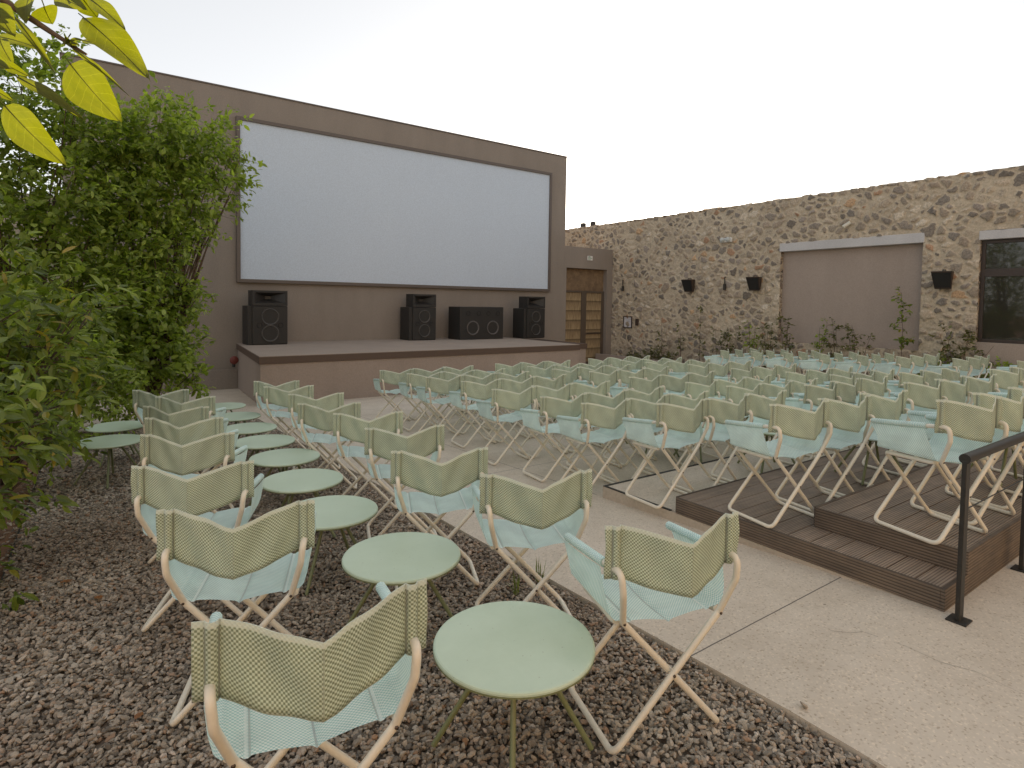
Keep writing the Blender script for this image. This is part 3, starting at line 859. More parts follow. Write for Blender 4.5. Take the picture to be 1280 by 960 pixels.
# low plaster kerb of the planting bed
kb = empty('planter_kerb', (15.1, 8, -.4), label='low plastered kerb of the planting bed along the stone wall', cat='kerb')
crk = [(2.98, 1.40), (3.04, 1.33), (3.10, 1.30), (3.13, 1.12), (3.12, .98), (3.17, .86), (3.15, .70), (3.21, .55)]
b = MB(); V = []
for i, (x, y) in enumerate(crk):
    w = .0004 + .0006 * random.random(); z = gz(y) + .0012
    V += [(x - w, y - w, z), (x + w, y + w, z)]
b.add(V, [(2 * i, 2 * i + 1, 2 * i + 3, 2 * i + 2) for i in range(len(crk) - 1)])
tag(b.build('paving_crack', M_['edge']), kind='structure')
b = MB()
for (y0, y1) in ((11.5, 15.7),):
    b.box(15.00, 15.14, y0, y1, -.8, -.20)
for (y0, y1, zt) in ((9.4, 11.49, -.24), (6.0, 9.39, -.16), (2.0, 5.99, -.02), (-8, 1.99, .12)):
    b.box(15.00, 15.14, y0, y1, -.8, zt)
pb(b, 'kerb', M_['stage'], kb, .01)

# wall mounted things
def wall_speaker(y, z, where):
    e = empty('wall_speaker', (XW, y, z), label=f'dark brown wedge loudspeaker on the stone wall {where}', cat='speaker', group='loudspeakers mounted on the stone wall')
    b = MB(); w = .21
    V = [(-.30, -w * 1.0, .20), (-.30, w, .20), (-.16, w * .8, -.20), (-.16, -w * .8, -.20), (-.05, -w * .8, .20), (-.05, w * .8, .20), (-.05, w * .6, -.16), (-.05, -w * .6, -.16)]
    b.add(V, [(0, 1, 2, 3), (7, 6, 5, 4), (0, 4, 5, 1), (3, 2, 6, 7), (0, 3, 7, 4), (1, 5, 6, 2)])
    b.build('cabinet', M_['brown'], e, .01)
    b = MB(); b.tube([(-.055, 0, .06), (.02, 0, .06)], .03, 8); b.tube([(-.2, 0, .2), (-.2, 0, .235), (-.03, 0, .235)], .012, 6); b.build('bracket', M_['steel'], e)
    b = MB(); b.add([(-.298, -w * .88, .165), (-.298, w * .88, .165), (-.178, w * .72, -.165), (-.178, -w * .72, -.165)], [(0, 1, 2, 3)])
    b.v = [(x - .006, y_, z_) for x, y_, z_ in b.v]; b.build('grille', M_['grille'], e)
wall_speaker(12.16, 2.24, 'nearest the reed door')
wall_speaker(9.85, 2.26, 'just left of the plastered recess')
wall_speaker(5.20, 2.26, 'between the plastered recess and the window')
e = empty('emergency_light', (XW, 10.92, 3.61), label='white twin-head emergency light high on the stone wall', cat='light')
b = MB(); b.box(-.07, -.002, -.20, .20, -.07, .07); b.build('housing', M_['white'], e, .02)
for s in (-.1, .1):
    b = MB(); b.lathe([(.001, -.12), (.07, -.12), (.075, -.10), (.06, -.068), (.001, -.068)], 16, (0, s, .01), 'x'); b.build('lamp_head', simple('lamp_lens', (.5, .52, .5), .2), e)
e = empty('wall_spotlight', (XW, 7.37, 3.72), label='small cream cylinder spotlight above the concrete lintel', cat='spotlight')
b = MB(); b.tube([(-.03, -.05, .06), (-.12, .08, -.05)], .05, 16); b.build('lamp_body', simple('cream_plastic', (.6, .57, .48), .5), e)
b = MB(); b.tube([(.01, -.04, .02), (-.06, -.04, .03)], .02, 8); b.build('bracket', M_['steel'], e)
for y, lab in ((15.15, 'slim black wall sconce above the framed notice'), (10.91, 'slim black wall sconce between two brown loudspeakers')):
    e = empty('wall_sconce', (XW, y, 2.28), label=lab, cat='sconce', group='slim sconces on the stone wall')
    b = MB(); b.tube([(-.06, 0, -.19), (-.06, 0, 0)], .045, 12); b.build('lamp_body', M_['steel'], e)
    b = MB(); b.tube([(-.06, 0, 0), (-.06, 0, .22)], .016, 8); b.tube([(-.06, 0, .2), (0, 0, .2)], .012, 8); b.build('stem', M_['steel'], e)
e = empty('framed_notice', (XW, 14.91, .97), label='small white notice in a dark frame near the reed door', cat='notice')
b = MB(); b.box(-.03, -.001, -.21, .21, -.21, -.18); b.box(-.03, -.001, -.21, .21, .18, .21); b.box(-.03, -.001, -.21, -.18, -.179, .179); b.box(-.03, -.001, .18, .21, -.179, .179); b.build('frame', M_['frame'], e)
b = MB(); b.box(-.012, -.002, -.18, .18, -.18, .18); b.build('paper', simple('notice_paper', (.62, .60, .62), .6), e)
b = MB()
for k in range(6):
    b.box(-.014, -.0125, -.12 + .03 * (k % 2), .12 - .04 * (k % 3), .11 - k * .045, .122 - k * .045)
o = b.build('text_lines', simple('notice_ink', (.3, .3, .36), .6), e)
b = MB()
e = empty('wall_socket', (XW, 14.45, .99), label='small brown socket box on the stone wall right of the notice', cat='socket')
b.box(-.05, -.001, -.07, .07, -.12, .12); b.build('box', M_['brown'], e, .01)
# floodlight poles beyond the wall
for y, lab in ((22.0, 'left slanting floodlight pole beyond the stone wall'), (21.3, 'right slanting floodlight pole beyond the stone wall')):
    e = empty('floodlight_pole', (20.0, y, 0), label=lab, cat='floodlight', group='floodlight poles beyond the stone wall')
    b = MB(); b.tube([(0, .75, -.6), (0, .6, 4.4), (0, 0, 5.5)], .035, 8); b.build('pole', M_['steel'], e)
    b = MB(); b.box(-.1, .1, -.11, .11, 5.4, 5.62); b.build('lamp_head', M_['steel'], e, .02)

# unseen building added behind the camera to bounce warm sunlight into the courtyard
bb = empty('bounce_building', (0, -9, 0), label='unseen ochre building added behind the viewer to bounce warm evening sun', cat='building')
b = MB()
b.box(-16, 15.8, -9.5, -9, -.5, 7.0); pb(b, 'wall', M_['warmwall'], bb)
for k in range(7):
    x = -12 + k * 4.0
    b = MB(); b.box(x, x + 1.1, -9.0, -8.96, 1.0, 2.4); pb(b, 'window', M_['glass'], bb)
b = MB(); b.box(-16.2, 15.8, -9.7, -8.8, 7.0, 7.2); pb(b, 'roof', M_['lintel'], bb)

# ------------------------------------------------------------------ terraces
PX = 3.66
e = empty('concrete_step', (6.8, 3.2, 0), label='low concrete step edged in black under the chair rows', cat='step')
b = MB(); b.box(PX, 10.05, 1.16, 3.70, -.25, -.004); pb(b, 'step_slab', M_['kerbconc'], e)
b = MB(); b.box(PX + .03, 10.05, 1.2, 3.67, -.003, .0); pb(b, 'step_surface', M_['concrete'], e)
b = MB(); b.box(PX, 10.05, 3.672, 3.70, -.003, .003); b.box(PX, PX + .025, 2.96, 3.672, -.003, .003); pb(b, 'edge_strip', M_['edge'], e)
def deck(name, label, x0, x1, y0, y1, zb, zt):
    e = empty(name, (x0, y0, zb), label=label, cat='deck')
    b = MB()
    n = round((y1 - y0) / .146); p = (y1 - y0) / n
    for k in range(n):
        b.box(x0 + .022, x1, y0 + .022 + k * p if k == 0 else y0 + k * p + .003, y0 + (k + 1) * p - .003, zt - .024, zt)
    pb(b, 'deck_boards', M_['deck'], e, .0015)
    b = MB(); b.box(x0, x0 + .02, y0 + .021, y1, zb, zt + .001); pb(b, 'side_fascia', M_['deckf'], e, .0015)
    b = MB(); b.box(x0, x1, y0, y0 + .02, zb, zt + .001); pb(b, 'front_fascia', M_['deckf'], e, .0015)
    b = MB(); b.box(x0 + .03, x1, y0 + .03, y1 - .001, zb, zt - .03); pb(b, 'joist_frame', M_['grille'], e)
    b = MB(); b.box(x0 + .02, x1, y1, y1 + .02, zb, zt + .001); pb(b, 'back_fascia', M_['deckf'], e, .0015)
deck('lower_deck', 'lower brown ribbed decking step on the concrete', 3.655, 10.0, 1.14, 2.90, .0, .12)
deck('upper_deck', 'upper brown ribbed decking step next to the handrail', 3.965, 10.0, 1.136, 1.99, .122, .25)
# base skirt of the decks down to the ground on the camera side
hr = empty('handrail', (3.62, 1.06, 0), label='black steel handrail with round top rail beside the decks', cat='handrail')
HY = 1.065
for k in range(5):
    x = 3.62 + k * 1.045
    b = MB(); b.box(x - .028, x + .028, HY - .011, HY + .011, .006, .835); p = pb(b, 'post', M_['steel'], hr, .003)
    b = MB(); b.box(x - .05, x + .05, HY - .045, HY + .045, 0, .008); q = pb(b, 'base_plate', M_['steel'], hr, .002); q.parent = p
b = MB(); b.tube([(3.594, HY, .845), (8, HY, .845)], .026, 16); pb(b, 'top_rail', M_['steel'], hr)
b = MB(); b.tube([(3.62, HY + .002, .575), (7.8, HY + .002, .575)], .0035, 6); pb(b, 'wire', M_['wire'], hr)

# ------------------------------------------------------------------ folding chairs
def frame_mesh(sgn, dy):
    """one bent tube: armrest, rear leg, floor runner, front leg, seat rail"""
    s = sgn; y0 = dy; y1 = .40 - dy
    P = [(.244 * s, .435, .640), (.242 * s, .10, .676), (.240 * s, -.04, .692), (.232 * s, -.042, .615), (.193 * s, y0, .475), (-.235 * s, y0, .0125), (-.235 * s, y1, .0125), (.188 * s, y1, .452), (.205 * s, y0 + .06, .462), (.205 * s, y0 + .03, .468)]
    rad = [0, .1, .045, .06, .035, .045, .045, .03, .02, 0]
    return MB().tube(fillet(P, rad), .0125, 10)

def grid(b, fn, nu, nv, flip=False):
    V = []; Fs = []; UV = []
    for j in range(nv + 1):
        for i in range(nu + 1):
            V.append(fn(i / nu, j / nv))
    # metric uv
    def uvp(i, j):
        return (ulen[i], vlen[j])
    P = lambda i, j: Vector(V[j * (nu + 1) + i])
    ulen = [0]
    for i in range(nu): ulen.append(ulen[-1] + (P(i + 1, nv // 2) - P(i, nv // 2)).length)
    vlen = [0]
    for j in range(nv): vlen.append(vlen[-1] + (P(nu // 4, j + 1) - P(nu // 4, j)).length)
    for j in range(nv):
        for i in range(nu):
            q = [(i, j), (i + 1, j), (i + 1, j + 1), (i, j + 1)]
            if flip: q = q[::-1]
            Fs.append(tuple(c[1] * (nu + 1) + c[0] for c in q)); UV.append([uvp(*c) for c in q])
    b.add(V, Fs, UV, smooth=True)

def back_mesh(var):
    droop, bulge, wr = var
    b = MB()
    def fn(u, v):
        x = -.279 + .558 * u
        a = abs(x)
        t = max(0, 1 - a / .218)               # 0 at the posts, 1 at the centre crease
        t2 = t - .035 * max(0, t - .88) / .12
        y = .010 - bulge * t2 + wr * .007 * math.sin(5 * v + 9 * t + (1 if x < 0 else 2.4)) * math.sin(PI * t)
        dz = -droop * t2
        # slack belly along the lower edge
        dz -= .007 * math.sin(PI * min(1, t * 1.1)) * (1 - v) - .004 * math.sin(PI * t) * v
        pk = max(0, 1 - ((a - .2365) / .0135) ** 2)
        y -= .013 * math.sqrt(pk)
        if .2205 < a < .223 or .250 < a < .2525: y += .003
        z = .652 + .19 * v + dz
        if a > .2525: y += .002 + .006 * math.sin(7 * v + wr) * (a - .2525) / .026
        return (x, y, z)
    grid(b, fn, 124, 10)
    # centre seam
    return b

def seat_mesh(var):
    droop, bulge, wr = var
    b = MB()
    # profile across: left arm -> side -> seat -> side -> right arm
    prof = []
    for x, z in ((-.2575, .66), (-.257, .60), (-.249, .54), (-.236, .497), (-.217, .479), (-.198, .474), (-.165, .471), (-.10, .466), (-.04, .456), (0, .449), (.04, .456), (.10, .466), (.165, .471), (.198, .474), (.217, .479), (.236, .497), (.249, .54), (.257, .60), (.2575, .66)):
        prof.append((x, z))
    pts = [Vector((x, 0, z)) for x, z in prof]
    ln = [0]
    for i in range(len(pts) - 1): ln.append(ln[-1] + (pts[i + 1] - pts[i]).length)
    def ev(s):
        s *= ln[-1]
        for i in range(len(pts) - 1):
            if s <= ln[i + 1] + 1e-9:
                t = (s - ln[i]) / (ln[i + 1] - ln[i]); return pts[i].lerp(pts[i + 1], t)
        return pts[-1]
    def fn(u, v):
        p = ev(u)
        k = min(1, abs(p.x) / .2)
        side = max(0, (p.z - .478) / .182)
        yb = .035 + .055 * side ** 1.5
        yf = .405 - .035 * math.sin(min(1, side) * PI) + .03 * side
        y = yb + (yf - yb) * v
        sag = -.014 * math.sin(PI * v) * (1 - k)
        arm = (.676 - .640) / .335 * (y - .10)
        z = p.z + sag - arm * side + (wr * .004 * math.sin(6 * v + 2) * side)
        # padded roll near the seams
        if side == 0:
            d = min(abs(p.x), abs(abs(p.x) - .165))
            z += -.009 * math.exp(-(d / .008) ** 2) + .005
        return (p.x, y, z)
    grid(b, fn, 96, 10)
    # sleeve round each armrest tube
    for s in (-1, 1):
        vs = []; n = 10
        path = [Vector((.2435 * s, y, .690 - (y + .035) * (.050 / .47))) for y in (.085, .2, .3, .425)]
        b2 = MB(); b2.tube(path, .0175, n)
        uv = [[(p[1], i * .011) for i, p in enumerate([b2.v[q] for q in f])] for f in b2.f]
        b.add(b2.v, b2.f, uv, smooth=True)
    return b

VARS = [(.056, .105, 1.0), (.062, .095, -1.2), (.050, .118, .5)]
me_cache = {}
def chair_meshes():
    fa = frame_mesh(1, .0); fb = frame_mesh(-1, .028)
    me_cache['fa'] = fa; me_cache['fb'] = fb
protos = []
def make_chair(var):
    e = empty('folding_chair', (0, 0, 0))
    frame_mesh(1, .0).build('leg_frame', M_['tube'], e)
    frame_mesh(-1, .028).build('leg_frame', M_['tube'], e)
    for cx, cy, cz in ((.193, -.013, .475), (-.193, .015, .475), (0.0, -.013, .268)):
        MB().lathe([(.0055, 0), (.0055, -.003), (.0005, -.0045)], 8, (cx, cy, cz), 'y').build('rivet', M_['rivet'], e)
    o = back_mesh(var).build('backrest', M_['backfab'], e)
    m = o.modifiers.new('s', 'SOLIDIFY'); m.thickness = .003; m.offset = 0
    o = seat_mesh(var).build('sling_seat', M_['seatfab'], e)
    return e
for v in VARS: protos.append(make_chair(v))
used = [False] * len(protos)
def copy_tree(o, parent=None):
    c = o.copy(); C.collection.objects.link(c); c.parent = parent
    for ch in o.children: copy_tree(ch, c)
    return c
cnt = 0
def chair(x, y, z, yaw, label, group):
    global cnt
    k = cnt % 3; cnt += 1
    if not used[k]: o = protos[k]; used[k] = True
    else: o = copy_tree(protos[k])
    o.location = (x, y, z); o.rotation_euler = (0, 0, R(yaw))
    tag(o, label, 'chair', group)
    return o
ORD = ['first', 'second', 'third', 'fourth', 'fifth', 'sixth', 'seventh', 'eighth', 'ninth', 'tenth', 'eleventh', 'twelfth']

# left column of chairs on the gravel (nearest first)
leftc = [(.45, 1.43, -11), (.445, 2.40, -21), (.405, 3.27, -22), (.49, 4.22, -25), (.56, 5.0, -28), (.58, 5.75, -34), (.75, 6.60, -26), (.61, 7.40, -23)]
for i, (x, y, a) in enumerate(leftc):
    chair(x, y, gz(y) - .012 + float(lift(x)), a, f'green folding chair, {"nearest" if i == 0 else ORD[i] + " from the camera"} in the left column beside the shrubs', 'chairs in the left gravel column')
rightc = [(1.72, 1.36, -18), (1.74, 2.20, -24), (1.62, 2.95, -23), (1.79, 3.77, -19), (1.84, 4.57, -21), (1.78, 5.36, -22), (1.92, 6.2, -19), (1.90, 7.18, -17), (1.95, 7.95, -22)]
for i, (x, y, a) in enumerate(rightc):
    chair(x, y, gz(y) - .012, a, f'green folding chair, {"nearest" if i == 0 else ORD[i] + " from the camera"} in the column between tables and paving', 'chairs beside the paved aisle')
# main block
rows = [(8.50, None), (7.65, None), (6.97, None), (6.18, None), (5.20, None), (4.36, None), (3.78, None), (2.99, 0.0), (2.07, .12), (1.20, .25)]
starts = [3.62, 3.67, 3.62, 3.70, 3.50, 3.50, 3.50, 3.56, 3.62, 3.86]
grp = [0, .545, 1.09, 2.14, 2.69, 3.24, 4.32, 4.88, 5.43]
for ri, (y, z) in enumerate(rows):
    for ci, dx in enumerate(grp):
        xl = starts[ri] + dx
        if ri == 9 and xl > 7.2: continue
        base = -6 if ri < 7 else (-5, -12, -16)[ri - 7]
        a = base + random.uniform(-4, 3)
        x = xl + .27
        yy = y + random.uniform(-.03, .03) - .02 * (ci % 3)
        if ci == 0: yy = y; a = base
        zz = gz(yy) if z is None else z + .001
        chair(x, yy, zz, a, f'green folding chair, {ORD[ci]} from left, {ORD[ri]} row from the stage, middle block', 'chairs in the middle block')
# right block along the stone wall
rrows = [8.85, 8.0, 7.2, 6.38, 5.62, 4.82, 3.95, 3.05]
for ri, y in enumerate(rrows):
    for ci in range(3):
        x = 12.65 + .62 * ci + .27 + random.uniform(-.03, .03)
        yy = y + random.uniform(-.04, .04)
        chair(x, yy, gz(yy), 8 + random.uniform(-6, 6) if ri < 5 else -8 + random.uniform(-5, 5), f'green folding chair, {ORD[ci]} from left, {ORD[ri]} row from the stage, stone wall block', 'chairs in the block by the stone wall')

# ------------------------------------------------------------------ tables
def make_table():
    e = empty('round_table', (0, 0, 0))
    b = MB()
    b.lathe([(.001, .405), (.284, .405), (.290, .403), (.293, .398), (.293, .392)], 64, smooth=False)
    b.build('tabletop', M_['table'], e)
    b = MB(); b.lathe([(.293, .3915), (.2935, .386), (.288, .384), (.001, .384)], 64, smooth=False); b.build('table_rim', M_['tleg'], e)
    for k in range(4):
        a = R(-36 + 90 * k)
        b = MB(); b.tube([(.065 * math.cos(a), .065 * math.sin(a), .384), (.29 * math.cos(a), .29 * math.sin(a), .006)], .0105, 10)
        b.build('leg', M_['tleg'], e)
    b = MB(); b.lathe([(.001, .370), (.085, .370), (.085, .384)], 20); b.build('hub', M_['tleg'], e)
    return e
tp = make_table(); tused = False
def table(x, y, label, group, z=None, rz=0):
    global tused
    if tused: o = copy_tree(tp)
    else: o = tp; tused = True
    o.location = (x, y, gz(y) - .012 + float(lift(x)) if z is None else z); o.rotation_euler = (0, 0, R(rz))
    tag(o, label, 'table', group)
tabs = [(1.24, 1.69), (1.26, 2.68), (1.20, 3.60), (1.28, 4.46), (1.38, 5.34), (1.40, 6.20), (1.45, 7.12), (1.50, 8.15), (1.55, 9.30)]
for i, (x, y) in enumerate(tabs):
    table(x, y, f'sage green round table, {"nearest" if i == 0 else ORD[i] + " from the camera"} in the row on the gravel', 'round tables in a row on the gravel', rz=0 if i == 0 else random.uniform(-20, 40))
table(.14, 6.98, 'sage green round table by the shrubs, nearer of the pair left of the chairs', 'round tables beside the shrubs', rz=30)
table(.23, 7.98, 'sage green round table by the shrubs, farther of the pair left of the chairs', 'round tables beside the shrubs')
ti = 0
for ri, (y, z) in enumerate(rows):
    for gi, gx in enumerate((1.88, 4.05)):
        x = starts[ri] + gx
        if ri == 9 and x > 6.9: continue
        yy = y + .22
        table(x, yy, f'green round table in the {"left" if gi == 0 else "right"} gap, {ORD[ri]} chair row from the stage', 'round tables between the chair rows', z=gz(yy) if z is None else z + .001, rz=random.uniform(0, 90))

# ------------------------------------------------------------------ vegetation
def leaf_template(kind):
    """a folded pointed leaf along +x, unit length"""
    if kind == 'long':
        st = [(0, 0), (.2, .13), (.5, .19), (.8, .11), (1, 0)]
    else:
        st = [(0, 0), (.22, .19), (.5, .27), (.8, .17), (1, 0)]
    V = [(0, 0, 0)]
    for x, w in st[1:-1]:
        bend = -.18 * x * x
        V += [(x, w, bend + .06), (x, 0, bend), (x, -w, bend + .06)]
    V += [(1, 0, -.18)]
    F_ = [(0, 2, 1), (0, 3, 2)]
    for k in range(2):
        a = 1 + 3 * k
        F_ += [(a, a + 1, a + 4), (a, a + 4, a + 3), (a + 1, a + 2, a + 5), (a + 1, a + 5, a + 4)]
    a = 7
    F_ += [(a, a + 1, a + 3), (a + 1, a + 2, a + 3)]
    return np.array(V, float), np.array(F_)
def leaves(P, D, size, kind='round', droop=.35, jit=.5):
    """P (n,3) positions, D (n,3) outward directions"""
    n = len(P)
    T, Ft = leaf_template(kind)
    d = D + rng.normal(0, jit, (n, 3)); d[:, 2] -= droop
    d /= np.linalg.norm(d, axis=1, keepdims=True)
    up = np.array([.1, -.25, 1.]) + rng.normal(0, .38, (n, 3))
    y = np.cross(up, d); y /= np.linalg.norm(y, axis=1, keepdims=True) + 1e-9
    z = np.cross(d, y)
    s = size * rng.uniform(.6, 1.25, (n, 1, 1))
    Tn = T[None] * np.stack([np.ones(n), rng.uniform(.8, 1.25, n), rng.uniform(.4, 1.6, n)], -1)[:, None, :]
    V = (Tn[..., 0:1] * d[:, None] + Tn[..., 1:2] * y[:, None] + Tn[..., 2:3] * z[:, None]) * s + P[:, None]
    Fx = Ft[None] + (np.arange(n) * len(T))[:, None, None]
    return V.reshape(-1, 3), Fx.reshape(-1, 3)

def branchy(base, top_pts, r0, wob=.12):
    """limbs from base to each point, forking off a stem"""
    b = MB()
    base = Vector(base)
    for i, t in enumerate(top_pts):
        t = Vector(t)
        n = 7
        pts = []
        ctrl = base.lerp(t, .45) + Vector((0, 0, (t.z - base.z) * .18))
        for k in range(n):
            s = k / (n - 1)
            p = base * (1 - s) ** 2 + ctrl * 2 * s * (1 - s) + t * s * s
            if 0 < k < n - 1: p += Vector((random.uniform(-1, 1), random.uniform(-1, 1), random.uniform(-.4, .4))) * wob * .35
            pts.append(p)
        b.tube(pts, r0 * random.uniform(.5, 1), 6, r1=.004)
    return b

def clump_plant(name, label, cat, base, blobs, nleaf, size, lm, stem_r=.03, kind='round', group=None, twigs=5, droop=.35):
    """blobs: (x, y, z, radius_xy, radius_z) absolute; the crown is made of sprays of leaves on short twigs"""
    e = empty(name, base, label=label, cat=cat, group=group)
    B = Vector(base)
    wsum = sum(r * r * rz for *_, r, rz in blobs)
    Ps = []; Ds = []
    tb = MB()
    tops = []
    for (x, y, z, r, rz) in blobs:
        n = int(nleaf * r * r * rz / wsum)
        nsp = max(3, n // 13)
        # spray centres, biased to the outside
        u = rng.normal(size=(nsp, 3)); u /= np.linalg.norm(u, axis=1, keepdims=True)
        rad = rng.random((nsp, 1)) ** .45
        rad = rad * rng.uniform(.75, 1.15, (nsp, 1))
        c = np.array([x, y, z]) + u * rad * np.array([r, r, rz])
        outd = u * np.array([1, 1, .7]) + np.array([0, 0, .25])
        outd /= np.linalg.norm(outd, axis=1, keepdims=True)
        ln = size * rng.uniform(1.5, 4, (nsp, 1))
        k = 13
        t = rng.random((nsp, k, 1))
        P = c[:, None] + outd[:, None] * t * ln[:, None] + rng.normal(0, size * .35, (nsp, k, 3))
        D = outd[:, None] + rng.normal(0, .6, (nsp, k, 3))
        Ps.append(P.reshape(-1, 3)); Ds.append(D.reshape(-1, 3))
        tops.append((x, y, z + rz * .5))
        for q in range(min(nsp, twigs)):
            tops.append(tuple(c[q]))
        sel = rng.permutation(nsp)[:max(4, nsp // 5)]
        for q in sel:
            a = Vector(c[q]); d_ = Vector(outd[q])
            tb.tube([a - d_ * ln[q, 0] * 1.0, a - d_ * ln[q, 0] * .3 + Vector((0, 0, .01)), a + d_ * ln[q, 0] * .8], .004, 4, caps=False, r1=.002)
    P = np.concatenate(Ps); D = np.concatenate(Ds)
    keep = P[:, 2] > (gz(B.y) + .02)
    V, Fx = leaves(P[keep], D[keep], size, kind, droop)
    npmesh('crown', V - np.array(base), Fx, lm, e, smooth=False)
    s = branchy(base, tops, stem_r)
    s.add(tb.v, tb.f, None, smooth=True)
    L = B
    s.v = [(x - L.x, y - L.y, z - L.z) for x, y, z in s.v]
    s.build('trunk', M_['bark'], e)
    return e

# trees beside the screen
clump_plant('screen_tree', 'bushy green tree overlapping the left edge of the screen', 'tree', (.75, 11.0, gz(11)),
            [(.9, 11, 4.0, .75, .65), (.25, 11, 3.9, .6, .55), (1.45, 11, 4.15, .55, .5), (1.75, 10.9, 3.75, .45, .4), (.6, 11, 3.2, .8, .6), (1.3, 10.9, 3.2, .6, .45), (.35, 11, 2.4, .85, .7), (1.05, 10.8, 2.45, .5, .45), (.55, 10.9, 1.5, .85, .7), (1.15, 10.8, 1.55, .35, .3), (.5, 10.8, .7, .85, .7), (1.0, 10.7, .55, .45, .55), (2.05, 10.8, 4.0, .18, .25), (1.5, 10.8, 2.7, .28, .18), (1.45, 10.7, 1.75, .25, .22), (2.0, 10.9, 3.45, .22, .22), (1.35, 10.7, .3, .22, .3)],
            23000, .105, M_['leaf_a'], .028, twigs=2)
clump_plant('tall_tree', 'tall dark green tree rising above the wall corner at the left', 'tree', (-.75, 10.4, gz(10.4)),
            [(-.7, 10.4, 4.3, .75, .8), (-.15, 10.4, 3.9, .6, .6), (-1.2, 10.4, 3.4, .9, .9), (-.3, 10.3, 3.0, .7, .6), (-.9, 10.2, 2.3, .9, .7), (-.2, 10.2, 1.6, .8, .6), (-1.4, 10.3, 5.1, .7, .6), (-.6, 10.2, .7, .9, .7)],
            14000, .105, M_['leaf_a'], .04, twigs=2)
clump_plant('far_left_tree', 'tree filling the left edge of the view behind the shrubs', 'tree', (-2.6, 9.0, gz(9)),
            [(-2.4, 9, 3.6, 1.2, 1.2), (-1.7, 8.8, 2.4, .8, .8), (-2.6, 9, 1.4, 1.3, 1.2), (-1.6, 8.8, 1.0, .8, .8), (-1.5, 9.2, 4.6, .6, .6)],
            9000, .10, M_['leaf_a'], .06)
clump_plant('leafy_shrub', 'broad green shrub behind the two tables, under the trees', 'shrub', (-.65, 8.9, gz(8.9)),
            [(-.5, 9.0, .9, .6, .6), (-.05, 9.2, .5, .5, .6), (-.9, 8.8, 1.3, .6, .5), (.15, 9.4, .2, .4, .5)], 5000, .07, M_['leaf_a'], .02)
clump_plant('leafy_shrub', 'large pale green shrub with pointed leaves at the left edge, mid height', 'shrub', (-.85, 5.3, gz(5.3)),
            [(-.75, 5.4, 1.35, .62, .42), (-.30, 5.5, 1.25, .36, .30), (-.9, 5.3, .75, .6, .45), (-.32, 5.3, .85, .32, .3), (-.75, 5.5, 1.85, .4, .3), (-.1, 5.55, 1.5, .22, .2)], 3600, .105, M_['leaf_b'], .022, 'long')
clump_plant('leafy_shrub', 'low shrub with yellowing leaves reaching over the gravel edge', 'shrub', (-.85, 4.3, gz(4.3)),
            [(-.75, 4.2, .95, .42, .35), (-.72, 4.5, .55, .30, .26), (-.52, 4.6, .78, .22, .18), (-.92, 4.2, .4, .3, .25), (-.48, 4.9, .5, .18, .12)], 1600, .10, M_['leaf_b'], .018, 'long')
clump_plant('leafy_shrub', 'small leafy seedling shrub on the soil at the lower left', 'shrub', (-.8, 3.6, gz(3.6)),
            [(-.80, 4.1, .12, .22, .12), (-.62, 4.25, .10, .16, .12)], 260, .085, M_['leaf_b'], .01, 'long')
clump_plant('leafy_shrub', 'dark shrub between the pale shrub and the tables', 'shrub', (-.7, 6.9, gz(6.9)),
            [(-.75, 6.9, .6, .5, .55), (-.3, 7.0, .4, .32, .4), (-.9, 6.8, 1.3, .55, .5), (-.35, 6.9, 1.1, .35, .35)], 3600, .08, M_['leaf_a'], .018)

# overhanging branch close to the camera, caught by the sun
ob = empty('overhanging_tree', (-1.6, .4, 0), label='branch with sunlit yellow-green leaves hanging into the top left corner', cat='tree')
def ray(u, v, dist):
    d = rr * ((u - 640) / 736.92) - uu * ((v - 409.94) / 736.92) + F
    return Vector((0, 0, H)) + d * dist
A = [Vector((-1.6, .4, 0)), Vector((-1.55, .45, 1.2)), Vector((-1.2, .75, 2.1)), Vector((-.6, 1.1, 2.3)), Vector((-.17, 1.46, 2.17)), Vector((-.055, 1.41, 2.09)), Vector((.0, 1.39, 2.055))]
b = MB(); b.tube([A[0], A[1], A[2]], .05, 10, r1=.03); b.tube([A[2], Vector((-1.3, .6, 2.8)), Vector((-1.5, .3, 3.6))], .03, 8, r1=.01); b.v = [(x + 1.6, y - .4, z) for x, y, z in b.v]; b.build('trunk', M_['bark'], ob)
b = MB(); b.tube(A[2:], .014, 8, r1=.0022)
b.tube([Vector((-.30, 1.36, 2.22)), Vector((-.12, 1.42, 2.19)), Vector((.0, 1.38, 2.16)), Vector((.04, 1.36, 2.12))], .004, 6, r1=.002)
b.tube([Vector((-.30, 1.36, 2.22)), Vector((-.18, 1.46, 2.0)), Vector((-.13, 1.45, 1.965))], .004, 6, r1=.002)
b.v = [(x + 1.6, y - .4, z) for x, y, z in b.v]; b.build('twigs', M_['bark'], ob)
